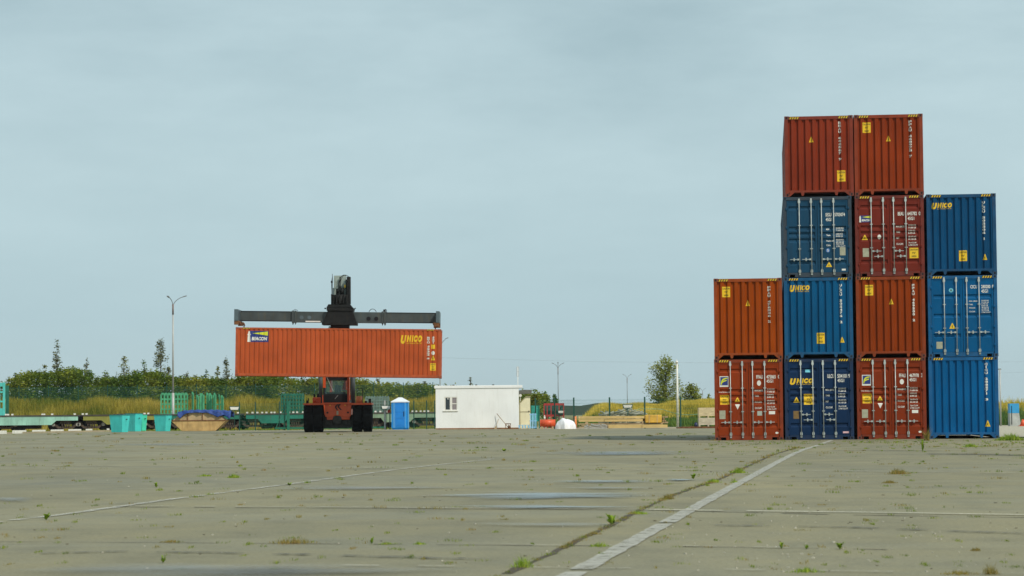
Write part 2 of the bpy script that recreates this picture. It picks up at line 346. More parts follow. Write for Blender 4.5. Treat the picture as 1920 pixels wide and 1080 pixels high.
wat = watermat('puddle_water', .15, (.08, .08, .066), .18, .85, .9); damp = watermat('damp_film', .28, (.21, .215, .20), .15, .95, .5)
def puddle(px0, px1, pyc, hh, mat, slope=0.0, seed=0):
    r_ = random.Random(seed); n_ = 56; ph = [r_.uniform(0, 6.28) for _ in range(6)]; rings = 7; vs = []; wet = []
    for j in range(rings + 1):
        f = j / rings
        for i in range(n_):
            a = 2 * math.pi * i / n_; k = 1 + .2 * math.sin(3 * a + ph[0]) + .15 * math.sin(5 * a + ph[1])
            px = (px0 + px1) / 2 + (px1 - px0) / 2 * 1.1 * f * math.cos(a); py = pyc + hh * 1.35 * f * math.sin(a) * k + slope * (px - (px0 + px1) / 2)
            p = G(px, py); vs.append((p.x, p.y, (.016 if mat is wat else .02))); wet.append(1 - f)
    fs = [(j * n_ + i, j * n_ + (i + 1) % n_, (j + 1) * n_ + (i + 1) % n_, (j + 1) * n_ + i) for j in range(rings) for i in range(n_)]
    mb = MB(); mb.add(vs, fs); o = mb.build('puddle', mat, fixn=False, kind='structure')
    at = o.data.attributes.new('wet', 'FLOAT', 'POINT')
    for i, v in enumerate(wet): at.data[i].value = v
    if o.data.polygons[len(fs) - 1].normal.z < 0: o.data.flip_normals()
for a in [(800, 1270, 931, 6.5, wat, .001, 1), (1000, 1255, 904, 2.6, wat, 0, 2), (1040, 1230, 917, 1.8, damp, 0, 12), (840, 1225, 952.5, 3.0, wat, .002, 3), (20, 880, 1074, 12, damp, -.004, 4), (300, 800, 1075, 6, damp, -.004, 14), (960, 1335, 850.5, 4.5, damp, 0, 5),
          (1060, 1270, 851, 3.2, wat, 0, 15), (-30, 70, 939, 4, damp, .02, 6), (1240, 1310, 901, 2, wat, 0, 7), (480, 900, 917, 3.5, damp, 0, 8), (860, 1230, 987, 4, damp, 0, 9), (180, 420, 834, 2.0, damp, 0, 10)]:
    puddle(*a)

# terrain banks behind the yard
def smooth(a, b, x):
    t = max(0, min(1, (x - a) / (b - a))); return t * t * (3 - 2 * t)
def bankh(x, y):
    pl = x * 4500 / y + 960
    left = 1 - smooth(960, 1010, pl); right = smooth(1075, 1125, pl)
    y0 = 192 if pl < 1000 else 186
    h = smooth(y0, y0 + 11, y) * (1.75 * left + (1.30 + .25 * smooth(1150, 1330, pl)) * right)
    return h + .18 * math.sin(x * .31 + 1) * math.sin(y * .2 + x * .07) * (left + right) * smooth(y0, y0 + 8, y)
def bank():
    mb = MB(); mb.sm = True; xs = [-70 + i * 1.5 for i in range(100)]; ys = [184 + j * 1.5 for j in range(12)] + [204, 210, 220, 235, 260, 300, 380]
    vs = [(x, y, -.05 + bankh(x, y) * (1 - smooth(290, 380, y))) for y in ys for x in xs]; W_ = len(xs)
    mb.add(vs, [(j * W_ + i, j * W_ + i + 1, (j + 1) * W_ + i + 1, (j + 1) * W_ + i) for j in range(len(ys) - 1) for i in range(W_ - 1)])
    mb.build('embankment', earth, kind='structure', fixn=False)
bank()

# ------------------------------------------------------------------ text
def textmesh(s, bold=.02, shear=0, space=1.0):
    cu = bpy.data.curves.new('t', 'FONT'); cu.body = s; cu.offset = bold; cu.shear = shear; cu.resolution_u = 3; cu.space_character = space
    o = bpy.data.objects.new('t', cu); C.objects.link(o)
    bpy.context.view_layer.update()
    me = bpy.data.meshes.new_from_object(o.evaluated_get(bpy.context.evaluated_depsgraph_get()))
    vs = [v.co.copy() for v in me.vertices]; fs = [list(p.vertices) for p in me.polygons]
    bpy.data.objects.remove(o); bpy.data.curves.remove(cu); bpy.data.meshes.remove(me)
    return vs, fs
TXT = {}
def fit_text(s, x0, x1, z0, z1, bold=.02, shear=0, space=1.0):
    k = (s, bold, shear, space)
    if k not in TXT: TXT[k] = textmesh(s, bold, shear, space)
    vs, fs = TXT[k]
    ax = min(v.x for v in vs); bx = max(v.x for v in vs); ay = min(v.y for v in vs); by = max(v.y for v in vs)
    return [((v.x - ax) / (bx - ax) * (x1 - x0) + x0, (v.y - ay) / (by - ay) * (z1 - z0) + z0) for v in vs], fs
class Decal:
    """flat marks drawn in (u, z) on a panel, pressed onto the panel's relief"""
    def __init__(s): s.groups = []; s.new('marking')
    def new(s, name): s.items = []; s.groups.append((name, s.items)); return s
    def poly(s, pts, mi, lay=1): s.items.append((list(pts), [list(range(len(pts)))], mi, lay)); return s
    def plate(s, name, x0, x1, z0, z1, mi): return s.new(name).rect(x0, x1, z0, z1, mi)
    def dot(s, name, x0, x1, z0, z1, mi): return s.new(name).oval(x0, x1, z0, z1, mi)
    def rect(s, x0, x1, z0, z1, mi, lay=1): return s.poly([(x0, z0), (x1, z0), (x1, z1), (x0, z1)], mi, lay)
    def oval(s, x0, x1, z0, z1, mi, lay=1, n=18): return s.poly([((x0 + x1) / 2 + (x1 - x0) / 2 * math.cos(6.2832 * i / n), (z0 + z1) / 2 + (z1 - z0) / 2 * math.sin(6.2832 * i / n)) for i in range(n)], mi, lay)
    def text(s, t, x0, x1, z0, z1, mi, lay=2, **k): v, f = fit_text(t, x0, x1, z0, z1, **k); s.items.append((v, f, mi, lay)); return s
    def vtext(s, t, x0, x1, z0, z1, mi, lay=2):
        n = len(t); h = (z1 - z0) / n
        for i, ch in enumerate(t):
            if ch == ' ': continue
            w_ = (x1 - x0) * (.35 if ch in '1I' else 1); cx = (x0 + x1) / 2
            w_ *= 1.35; s.text(ch, cx - w_ / 2, cx + w_ / 2, z1 - (i + .9) * h, z1 - (i + .08) * h, mi, lay, bold=.055)
        return s
    def build(s, name, mats, parent, depth, breaks, mk, zb=()):
        for nm_, items in s.groups:
            if items: s.build1(nm_ if nm_ != 'marking' else name, items, mats, parent, depth, breaks, mk, zb)
    def build1(s, name, items, mats, parent, depth, breaks, mk, zb=()):
        bm = bmesh.new()
        for pts, fs, mi, lay in items:
            vs = [bm.verts.new((p[0], lay * .0035, p[1])) for p in pts]
            for f in fs:
                try: bf = bm.faces.new([vs[i] for i in f]); bf.material_index = mi
                except ValueError: pass
        if bm.verts:
            us = [v.co.x for v in bm.verts]; zs = [v.co.z for v in bm.verts]
            for b in breaks:
                if min(us) < b < max(us): bmesh.ops.bisect_plane(bm, geom=bm.verts[:] + bm.edges[:] + bm.faces[:], plane_co=(b, 0, 0), plane_no=(1, 0, 0))
            for b in zb:
                if min(zs) < b < max(zs): bmesh.ops.bisect_plane(bm, geom=bm.verts[:] + bm.edges[:] + bm.faces[:], plane_co=(0, 0, b), plane_no=(0, 0, 1))
        for v in bm.verts:
            v.co = mk(v.co.x, depth(v.co.x, v.co.z) - v.co.y, v.co.z)
        me = bpy.data.meshes.new(name); bm.to_mesh(me); bm.free()
        used = sorted({p.material_index for p in me.polygons})
        for i in used: me.materials.append(mats[i])
        for p in me.polygons: p.material_index = used.index(p.material_index)
        o = bpy.data.objects.new(name, me); C.objects.link(o); o.parent = parent; return o
DM = [white, yellow, ink, platec, navy, lime, cyan, pink, platebr, M('grey_label', (.4, .44, .38), .5), M('blue_disc', (.08, .2, .5), .4)]
W_, Y_, K_, PL_, NV_, LM_, CY_, PK_, PB_, GR_, BD_ = range(11)
def caution(d, x0, x1, z0, z1):
    d.new('caution_sticker').rect(x0, x1, z0, z1, Y_); w_ = x1 - x0; h = z1 - z0
    d.text('CAUTION', x0 + .06 * w_, x1 - .06 * w_, z0 + .74 * h, z0 + .9 * h, K_)
    d.text("9'6\"", x0 + .3 * w_, x0 + .7 * w_, z0 + .42 * h, z0 + .6 * h, K_)
    d.text('HIGH', x0 + .25 * w_, x0 + .75 * w_, z0 + .1 * h, z0 + .28 * h, K_)
def tri(d, x0, x1, z0, z1, mi=1, inv=False):
    m = (x0 + x1) / 2; d.new('warning_triangle')
    if inv: d.poly([(x0, z1), (m, z0), (x1, z1)], mi)
    else:
        d.poly([(x0, z0), (x1, z0), (m + .01, z1), (m - .01, z1)], mi)
        w_ = x1 - x0; h = z1 - z0; d.poly([(m - .05 * w_, z0 + .2 * h), (m + .08 * w_, z0 + .2 * h), (m + .02 * w_, z0 + .45 * h), (m + .1 * w_, z0 + .45 * h), (m - .04 * w_, z0 + .72 * h), (m - .01 * w_, z0 + .5 * h), (m - .1 * w_, z0 + .5 * h)], K_, 2)
def flogo(d, x0, x1, z0, z1):
    d.new('logo').rect(x0, x1, z0, z1, W_); w_ = x1 - x0; h = z1 - z0
    d.rect(x0 + .08 * w_, x1 - .08 * w_, z0 + .15 * h, z1 - .07 * h, NV_, 2)
    def q(pts): d.poly([(x0 + a * w_, z0 + b * h) for a, b in pts], LM_, 3)
    q([(.14, .2), (.24, .2), (.3, .45), (.42, .62), (.62, .72), (.88, .78), (.86, .86), (.6, .84), (.36, .76), (.22, .6), (.16, .42)])
    q([(.24, .3), (.36, .42), (.56, .5), (.76, .56), (.8, .66), (.56, .62), (.38, .55), (.28, .44)])
def beacon(d, x0, x1, z0, z1):
    w_ = x1 - x0; h = z1 - z0
    d.new('logo').rect(x0 + .12 * w_, x1, z0, z1, NV_)
    d.poly([(x0 + .02 * w_, z0), (x0 + .17 * w_, z0), (x0 + .15 * w_, z0 + .62 * h), (x0 + .19 * w_, z0 + .66 * h), (x0 + .15 * w_, z0 + .74 * h), (x0 + .14 * w_, z0 + .92 * h), (x0 + .1 * w_, z1), (x0 + .06 * w_, z0 + .92 * h), (x0 + .05 * w_, z0 + .74 * h), (x0 + .0 * w_, z0 + .66 * h), (x0 + .04 * w_, z0 + .62 * h)], W_, 2)
    d.poly([(x0 + .24 * w_, z0 + .78 * h), (x0 + .97 * w_, z0 + .58 * h), (x0 + .97 * w_, z0 + .95 * h)], LM_, 2)
    d.text('BEACON', x0 + .22 * w_, x0 + .94 * w_, z0 + .14 * h, z0 + .46 * h, W_, bold=.05, shear=.15)
def unico(d, x0, x1, z0, z1):
    w_ = x1 - x0; h = z1 - z0
    d.new('logo_lettering').text('U', x0, x0 + .27 * w_, z0, z1, Y_, bold=.085, shear=.25)
    for ch_, a_, b_ in (('N', .28, .5), ('I', .51, .6), ('C', .60, .79), ('O', .79, 1.0)): d.text(ch_, x0 + a_ * w_, x0 + b_ * w_, z0 + .22 * h, z1, Y_, bold=.085, shear=.25)
    d.text('LOGISTICS', x0 + .27 * w_, x1 - .02 * w_, z0, z0 + .14 * h, Y_, bold=.01, shear=.3)

# ------------------------------------------------------------------ containers
def cyc(a0, period, start, end, outer, sl, inner, dep):
    """corrugation: inner-to-outer slope centred at a0 + k*period"""
    pts = [(start, 0)]; k = math.floor((start - a0) / period)
    seq = []
    while a0 + k * period < end + period:
        c = a0 + k * period
        seq += [(c - sl / 2 - inner - sl, 0), (c - sl / 2 - inner, dep), (c - sl / 2, dep), (c + sl / 2, 0)]; k += 1
    for u, d in seq:
        if start + .005 < u < end - .005: pts.append((u, d))
    if pts[1][1] == dep: pts[0] = (start, dep if pts[1][1] == dep and pts[2][1] == dep else 0)
    pts.append((end, 0)); return pts
def interp(prof, u):
    if u <= prof[0][0]: return prof[0][1]
    for (a, da), (b, db) in zip(prof[:-1], prof[1:]):
        if a <= u <= b: return da + (db - da) * (u - a) / max(1e-9, b - a)
    return prof[-1][1]
WD, HT, LN = 2.438, 2.896, 12.192
def hazard(d, x0, x1, z0, z1, n=4):
    d.rect(x0, x1, z0, z1, K_, 1); s_ = (x1 - x0) / n
    for i in range(n):
        a = x0 + i * s_; d.poly([(a + .06 * s_, z0), (a + .5 * s_, z0), (a + .95 * s_, z1), (a + .5 * s_, z1)], Y_, 2)
def container(label, col, front, spec, group, grooves=(2.49, 1.76, 1.55, 1.33, .53), handles='level', side_decal=None, haz=True, dirt=.35, darkframe=False):
    nm = 'container_paint_%03d_%03d_%03d' % tuple(int(c * 999) for c in col)
    pm = M(nm, col, .5, var=.14, scale=.9, dirt=dirt, dcol=tuple(c * .45 + .012 for c in col), spec=.12, bump=.05, bscale=6, scuff=.6)
    root = thing('shipping_container', label, 'container', group=group)
    fcol = M(nm + '_frame', tuple(c * .35 + .03 for c in col) if darkframe else tuple(c * .95 for c in col), .5, var=.2, scale=3, dirt=.5, dcol=(.07, .035, .02), spec=.35)
    h = WD / 2
    # frame: posts and rails (castings cover the corners)
    fr = MB()
    cw, cd, ch = .162, .178, .118
    for sx in (-1, 1):
        for y0 in (0.006, LN - .15): fr.box(sx * (h - .003), sx * (h - .125), y0, y0 + .144, ch, HT - ch)
        fr.box(sx * (h - .004), sx * (h - .066), cd, LN - cd, HT - .10, HT - .006)          # top side rails
        fr.box(sx * (h - .004), sx * (h - .05), cd, LN - cd, .02, .17)              # bottom side rails
    for k in (0, 1):
        ya, yb = (.008, .10) if k == 0 else (LN - .10, LN - .008)
        fr.box(-h + cw, h - cw, ya, yb, HT - .125, HT - .012)
        if front == 'door' and k == 0:
            fr.box(-h + .40, h - .40, ya + .0, yb, .008, .165)
            for sx in (-1, 1): fr.box(sx * (h - cw), sx * (h - .40), ya, yb, .105, .165)
            for sx in (-1, 1): fr.box(sx * (h - .185), sx * (h - .215), ya + .01, yb, .008, .105)
        else:
            fr.box(-h + .125, h - .125, ya, yb, .15, .225)
            for sx in (-1, 1):
                fr.prism([(sx * (h - cw), .02), (sx * (h - cw - .02), .02), (sx * (h - .33), .15), (sx * (h - cw), .15)], ya, yb)
                fr.prism([(sx * .60 - .035, .03), (sx * .60 + .035, .03), (sx * .60 + .065, .15), (sx * .60 - .065, .15)], ya, yb)
    fr.box(-h + .05, h - .05, .2, LN - .2, .13, .16)
    fr.build('frame', fcol, root)
    cm = M('casting_' + nm, tuple(c * .6 + .01 for c in col), .6, var=.3, scale=8)
    for sx in (-1, 1):
        for y0 in (0, LN - cd):
            for z0 in (0, HT - ch):
                cb = MB(); x0, x1 = sx * h, sx * (h - cw)
                cb.box(x0, x1, y0, y0 + cd, z0, z0 + ch)
                cx = sx * (h - .08)
                cb.m = 1
                if y0 == 0: cb.disc((cx, -.003, z0 + ch / 2), .032, rz=.04)
                else: cb.disc((cx, y0 + cd + .003, z0 + ch / 2), .032, rz=.04)
                cb.build('corner_casting', [cm, dark], root, fixn=False)
    # side panels and roof
    sprof = cyc(.30, .278, .15, LN - .15, .148, .03, .07, .040)
    for sx in (-1, 1):
        sb = MB(); sb.sheet(sprof, .17, HT - .10, lambda u, d, a: (sx * (h - .012 - d), u, a)); sb.build('side_panel', pm, root)
    rf = MB(); rprof = [(u, d * .55) for u, d in cyc(.3, .209, .10, LN - .10, .09, .02, .09, .036)]
    rf.sheet(rprof, -h + .066, h - .066, lambda u, d, a: (a, u, HT - .02 - d)); rf.build('roof', pm, root)
    # ends
    eprof = [(u - h, d) for u, d in cyc(.228, .2515, .125, WD - .125, .12, .03, .075, .055)]
    eb = MB(); eb.sheet(eprof, .225, HT - .125, lambda u, d, a: (u, LN - .022 - d, a)); eb.build('end_panel', pm, root)
    d = Decal()
    if haz:
        hz = Decal(); hazard(hz, .175, .52, HT - .105, HT - .03); hazard(hz, WD - .52, WD - .175, HT - .105, HT - .03)
        hz.build('hazard_stripes', DM, root, lambda x, z: 0, (), lambda u, dd, z: (u - h, .008 + dd, z))
    if front == 'blind':
        eb = MB(); eb.sheet(eprof, .225, HT - .125, lambda u, dd, a: (u, .022 + dd, a)); ep = eb.build('end_panel', pm, root)
        spec(d)
        d.build('marking', DM, ep, lambda x, z: interp(eprof, x - h), [u + h for u, _ in eprof], lambda u, dd, z: (u - h, .022 + dd, z))
    else:
        fb = MB(); fb.box(-h + .125, h - .125, .075, .095, .165, HT - .125); fb.build('gasket', gasket, root)
        # door corrugation profile along z
        gz = sorted(grooves); prof = [(.205, 0)]; gw = .085
        for g_ in gz: prof += [(g_ - gw, 0), (g_ - gw * .35, .036), (g_ + gw * .35, .036), (g_ + gw * .8, 0)]
        prof.append((HT - .165, 0))
        def ddepth(x, z):
            if x < .204 or h - .079 < x < h + .079 or x > WD - .204: return -.012
            return interp(prof, z)
        br = []
        for side in (0, 1):
            x0 = -h + .133 if side == 0 else .008
            x1 = -.008 if side == 0 else h - .133
            db = MB()
            db.sheet(prof, x0 + .07, x1 - .07, lambda u, dd, a: (a, .035 + dd, u))
            # flat frame of the door leaf, 12 mm proud
            db.box(x0, x0 + .07, .023, .072, .172, HT - .132); db.box(x1 - .07, x1, .023, .072, .172, HT - .132)
            db.box(x0 + .07, x1 - .07, .023, .072, .172, .215); db.box(x0 + .07, x1 - .07, .023, .072, HT - .175, HT - .132)
            do = db.build('door', pm, root)
            # hinges
            hb = MB(); hx = -h + .118 if side == 0 else h - .118
            for hzv in (.42, 1.06, 1.78, 2.45):
                hb.box(hx - .035, hx + .035, -.002, .022, hzv - .03, hzv + .03); hb.cyl((hx, .0, hzv - .06), (hx, .0, hzv + .06), .016, n=8)
            hb.build('hinge', pm, do)
            rods = ((.575, -1), (1.0, -1)) if side == 0 else ((1.365, 1), (1.795, 1))
            for ri, (rx, sg) in enumerate(rods):
                rx -= h; rb = MB()
                rb.cyl((rx, -.018, .10), (rx, -.018, HT - .07), .0165, n=8)
                for z0 in (.19, HT - .21):       # cam keepers
                    rb.prism([(rx - .035, z0 - .03), (rx + .035, z0 - .03), (rx + .045, z0 + .03), (rx + .03, z0 + .09), (rx - .03, z0 + .09), (rx - .045, z0 + .03)], -.03, .02)
                    zz = .1 if z0 < 1 else HT - .105
                    rb.box(rx - .03, rx + .03, -.03, .006, zz - .02, zz + .035)
                for z0 in (1.02, 1.86): rb.box(rx - .05, rx + .05, -.032, .02, z0 - .016, z0 + .016)
                rb.build('lock_rod', steel, do)
                if handles == 'level': hz_, dr = (.64 if len(grooves) > 3 else .87), (sg)
                else: hz_, dr = ((.90, 1) if ri == 0 else (.71, -1))
                ha = MB(); xa, xb = rx + dr * .02, rx + dr * .34
                ha.box(xa, xb, -.035, -.022, hz_ - .012, hz_ + .010); ha.box(xa, rx + dr * .09, -.04, -.012, hz_ - .03, hz_ + .03)
                mx_ = rx + dr * .20; ha.box(mx_ - .02, mx_ + .02, -.042, .02, hz_ - .055, hz_ + .055); ha.box(mx_ - .035, mx_ + .035, -.03, .02, hz_ - .02, hz_ + .02)
                ha.build('handle', steel, do)
        spec(d)
        zb = [p[0] for p in prof]
        d.build('marking', DM, root, ddepth, [.2035, .2045, h - .0795, h - .0785, h + .0785, h + .0795, WD - .2045, WD - .2035], lambda u, dd, z: (u - h, .035 + dd, z), zb)
    if side_decal:
        sdl = Decal(); side_decal(sdl)
        sdl.build('marking', DM, root, lambda x, z: (interp(sprof, x) if .15 < x < LN - .15 and .17 < z < HT - .1 else -.012), [u for u, _ in sprof], lambda u, dd, z: (h - .012 - dd, u, z))
    return root

def idn(d, pre, num, chk, xs, z0, z1, y0, y1):
    d.new('container_number').text(pre, xs[0], xs[1], z0, z1, W_); d.text(num, xs[2], xs[3], z0, z1, W_)
    if chk: d.text(chk, xs[4], xs[5], z0, z1, W_)
    d.text('45G1', xs[2], xs[2] + .235, y0, y1, W_)
def data(d, rows, x0=1.435, xv=1.87, zz=(1.77, 1.575, 1.36, 1.145), vals=None, s=.055):
    vals = vals or [('32.500 KG', '71.650 LB'), ('3.850 KG', '8.490 LB'), ('28.650 KG', '63.160 LB'), ('76.4 CU.M', '2.700 CU.FT')]
    d.new('weight_table')
    for t, z, v in zip(rows, zz, vals):
        wd = min(.3, .036 * len(t)); d.text(t, x0, x0 + wd, z - s * .6, z + s * .6, W_)
        for i, vv in enumerate(v): d.text(vv, xv, xv + .03 * len(vv), z + .012 - i * .085, z + .012 - i * .085 + s, W_)
ROWS = ['MAX.GROSS', 'TARE', 'PAYLOAD', 'CU.CAP.']
def s11(d, num='475865', chk='0', extra=True):
    flogo(d, .19, .51, 1.91, 2.29); d.new('web_address').text('www.florens.com', .15, .56, 1.70, 1.755, W_, bold=.0)
    caution(d, .20, .52, 1.28, 1.62); tri(d, .715, .92, 1.365, 1.53); tri(d, .73, .91, 1.095, 1.28, W_, True)
    d.plate('data_plate', .17, .385, .76, 1.065, PL_); d.dot('sticker', 1.52, 1.665, 1.94, 2.13, W_)
    idn(d, 'FFAU', num, chk, (1.50, 1.73, 1.86, 2.19, 2.27, 2.335), 2.19, 2.32, 2.045, 2.16)
    data(d, ROWS)
    if extra: d.plate('sticker', 1.52, 1.69, .875, 1.035, GR_)
    d.plate('sticker', 1.93, 2.15, .92, 1.03, W_); d.dot('sticker', 2.15, 2.26, .215, .29, W_)
def s21(d):
    unico(d, .19, 1.02, 1.96, 2.19); d.plate('sticker', .74, .92, 2.40, 2.5, CY_); tri(d, .306, .525, 1.33, 1.52); caution(d, .68, 1.03, 1.25, 1.63)
    d.plate('data_plate', .30, .50, .75, 1.03, PB_); idn(d, 'ULCU', '504101', '9', (1.52, 1.755, 1.875, 2.215, 2.26, 2.32), 2.19, 2.33, 2.04, 2.16)
    data(d, ['MAX. GROSS', 'TARE', 'NET', 'CU.CAP.'], 1.45, 1.9); d.plate('sticker', 2.04, 2.25, .225, .29, PK_)
def s42(d):
    d.dot('sticker', .745, .905, 2.29, 2.44, CY_); d.text('A', .78, .87, 2.32, 2.41, K_)
    idn(d, 'CICU', '280200', '8', (1.5, 1.735, 1.88, 2.2, 2.255, 2.32), 2.42, 2.54, 2.26, 2.38)
    d.new('weight_table')
    for i, (t, z) in enumerate(zip(['MAX. GROSS', 'TARE', 'PAYLOAD', 'CU.CAP.'], (1.97, 1.85, 1.73, 1.60))): d.text(t, 1.45, 1.45 + .03 * len(t), z - .022, z + .022, W_)
    for i in range(8):
        t = ['32.500 KG', '71.650 LB', '3.740 KG', '8.250 LB', '28.760 KG', '63.400 LB', '76.4 CU.M', '2.700 CU.FT'][i]; d.text(t, 1.88, 1.88 + .028 * len(t), 1.965 - i * .06, 2.005 - i * .06, W_)
    tri(d, .74, .955, 1.0, 1.2); d.plate('data_plate', .28, .495, .29, .54, PL_)
def s23(d):
    d.new('container_number').text('SEGU', 1.51, 1.72, 2.17, 2.295, W_); d.text('5703074', 1.83, 2.2, 2.17, 2.295, W_); d.text('45G1', 1.516, 1.735, 2.0, 2.12, W_)
    data(d, ['MGW', 'Tare', 'Payload', 'Cube'], 1.53, 1.87, (1.71, 1.50, 1.29, 1.14)); d.dot('sticker', 1.51, 1.65, .88, 1.03, BD_); d.text('S', 1.55, 1.61, .91, 1.0, W_)
    d.plate('data_plate', 2.0, 2.2, .77, 1.06, PL_); tri(d, 1.5, 1.72, .36, .54); d.plate('sticker', 2.06, 2.2, .225, .29, W_)
    d.new('reflector').oval(.4, .45, HT - .17, HT - .13, Y_); d.oval(1.87, 1.92, HT - .17, HT - .13, Y_)
def s33(d):
    beacon(d, .145, .575, 1.94, 2.18); tri(d, .233, .452, 1.31, 1.49); d.dot('sticker', .79, .92, 1.33, 1.49, W_); d.plate('data_plate', .262, .48, .70, 1.01, PL_)
    idn(d, 'BEAU', '645782', '0', (1.52, 1.745, 1.86, 2.19, 2.255, 2.32), 2.16, 2.29, 1.99, 2.11); data(d, ['MAX.GROSS', 'TARE', 'NET', 'CU.CAP.'], 1.45, 1.88); caution(d, 1.91, 2.22, .63, 1.0)
def bl(ca=None, tr=None, vt=None, un=None):
    def f(d):
        if ca: caution(d, *ca)
        if tr: tri(d, *tr)
        if un: unico(d, *un)
        d.new('container_number').vtext(*vt, W_)
    return f
RED1 = (.235, .034, .006); RED2 = (.2, .03, .007); ORG = (.29, .05, .003); MAR = (.155, .021, .012)
NAVY = (.006, .026, .075); TEAL = (.002, .08, .195); SBL = (.011, .058, .115); BLU = (.001, .095, .26)
gst = 'forty foot containers stacked at the right'
A0 = P(1341, 826, 1); ROT = R(-6)          # the row turns its right end towards the camera
p0 = G(1340, 825.8); p0 = Vector((XX(1340, 86.0), 86.0, 0))
dx = Vector((math.cos(ROT), math.sin(ROT), 0))
def place(root, off, level, jx=0, jr=0):
    c = p0 + dx * (off + WD / 2); root.location = (c.x + dx.x * jx, c.y + dx.y * jx, level * HT + .002 * level); root.rotation_euler = (0, 0, ROT + jr)
def deg(a): return R(a)
place(container('rust red container with closed doors, bottom left of the stack, marked FFAU 475865', RED1, 'door', s11, gst), 0, 0, 0)
place(container('orange red blind ended container on top of the two high left column, marked FFAU 476346', ORG, 'blind', bl((.30, .59, 2.225, 2.6), (1.13, 1.29, 1.9, 2.1), ('FFAU 476346 2', 1.935, 2.01, 1.285, 2.61)), gst), 0.0, 1, 0.02)
place(container('dark navy container with closed doors and yellow lettering, on the ground in the second column', NAVY, 'door', s21, gst, handles='split'), 2.50, 0, 0)
place(container('teal blue blind ended container on the navy one, marked ULCU 505476', TEAL, 'blind', bl((1.15, 1.43, .52, .91), (1.96, 2.13, .55, .75), ('ULCU 505476 2', 1.98, 2.05, 1.23, 2.65), (.206, .918, 2.38, 2.62)), gst), 2.50, 1, 0.02)
place(container('scuffed steel blue container with closed doors marked SEGU 5703074, below the top left red one', SBL, 'door', s23, gst, haz=False, darkframe=True, dirt=.6), 2.50, 2, 0.03)
place(container('dull red blind ended container at the top of the second column, marked BEAU 644567', (.215, .03, .011), 'blind', bl((1.85, 2.147, .52, .916), (.865, 1.03, 1.95, 2.15), ('BEAU 644567 9', 1.93, 2.0, 1.27, 2.69)), gst), 2.50, 3, 0.125)
place(container('rust red container with closed doors marked FFAU 467978, on the ground beside the navy one', (.20, .028, .006), 'door', lambda d: s11(d, '467978', '3', False), gst), 5.05, 0, 0)
place(container('orange red blind ended container in the third column, second level, marked FFAU 469500', (.23, .035, .003), 'blind', bl((.327, .618, 2.22, 2.595), (1.166, 1.33, 1.895, 2.085), ('FFAU 469500 2', 1.99, 2.06, 1.27, 2.615)), gst), 5.05, 1, 0.02)
place(container('maroon container with closed doors marked BEAU 645782 and a small lighthouse logo', MAR, 'door', s33, gst, handles='split'), 5.05, 2, 0.03)
place(container('red blind ended container at the very top right of the stack, marked FFAU 468975', (.235, .033, .006), 'blind', bl((.307, .597, 2.25, 2.62), (1.134, 1.3, 1.93, 2.13), ('FFAU 468975 7', 1.955, 2.03, 1.33, 2.67)), gst), 4.97, 3, 0.125)
place(container('bright blue blind ended container on the ground at the right end, marked CICU 288571', BLU, 'blind', bl(None, (1.947, 2.137, .42, .64), ('CICU 288571 3', 1.977, 2.06, 1.33, 2.68)), gst), 7.58, 0, 0)
place(container('bright blue container with closed doors marked CICU, on the second level at the right', (.001, .088, .23), 'door', s42, gst, grooves=(2.15, 1.47, .76)), 7.58, 1, 0.02)
place(container('teal blue blind ended container with yellow lettering on top of the three high right column', (.002, .06, .155), 'blind', bl((1.116, 1.4, .50, .88), (1.947, 2.1, .53, .74), ('ULCU 505506 1', 1.967, 2.04, 1.23, 2.63), (.187, .9, 2.36, 2.59)), gst), 7.58, 2, 0.03)

def held(d):
    beacon(d, .68, 1.95, 2.03, 2.69); unico(d, 9.8, 11.07, 2.01, 2.52)
    d.new('container_number').vtext('BEAU 469303 5', 11.38, 11.50, 1.1, 2.45, W_); d.vtext('45G1', 11.67, 11.78, 2.03, 2.47, W_)
    d.plate('sticker', 11.62, 11.84, 1.73, 1.98, Y_); d.dot('sticker', 11.63, 11.83, 1.36, 1.6, W_); tri(d, 11.6, 11.86, 1.05, 1.34); caution(d, 11.56, 11.9, .44, .87)
    d.new('hazard_stripes')
    hazard(d, .42, .85, HT - .088, HT - .02, 5); hazard(d, LN - .85, LN - .42, HT - .088, HT - .02, 5)
hc = container('orange container held up crosswise in the air by the lifting machine', (.44, .085, .024), 'blind', lambda d: None, None, side_decal=held)
YC = 142.3
tilt = R(1.09 - .48 + .45)
pc = P(440.4, 705, YC)
hc.matrix_world = Matrix.Translation(pc) @ Matrix.Rotation(tilt, 4, 'Y') @ Matrix.Rotation(R(-90), 4, 'Z') @ Matrix.Translation((-WD / 2, 0, 0))

#PART2
# ------------------------------------------------------------------ reach stacker
orange = M('machine_orange', (.62, .085, .018), .45, var=.15, scale=2, dirt=.4, dcol=(.06, .03, .02))
grey = M('spreader_grey', (.05, .065, .065), .5, .1, var=.25, scale=2, dirt=.75, dcol=(.12, .105, .055))
greyc = M('spreader_cap_grey', (.08, .115, .13), .5, var=.15, scale=3)
cylg = M('cylinder_grey', (.06, .08, .09), .55, .0, var=.15, scale=3)
boomg = M('boom_grey', (.22, .28, .26), .5, var=.15, scale=3)
grime = M('greasy_black', (.008, .008, .008), .6, var=.5, scale=3, dirt=.5, dcol=(.045, .04, .025), spec=.25)
rustm = M('rusty_steel', (.16, .07, .025), .85, var=.4, scale=6)
rs = thing('reach_stacker', 'orange and black container lifting machine facing the camera, holding the orange container', 'reach stacker', (XX(632, 147), 147, 0))
def on(root):            # builder in world coordinates whose parts are parented to a root
    return root.matrix_basis.inverted() if root.rotation_euler.z == 0 else None
def W(root): return Matrix.Translation(root.location).inverted()
YS = 145.6
def X(px, Y=YS): return XX(px, Y)
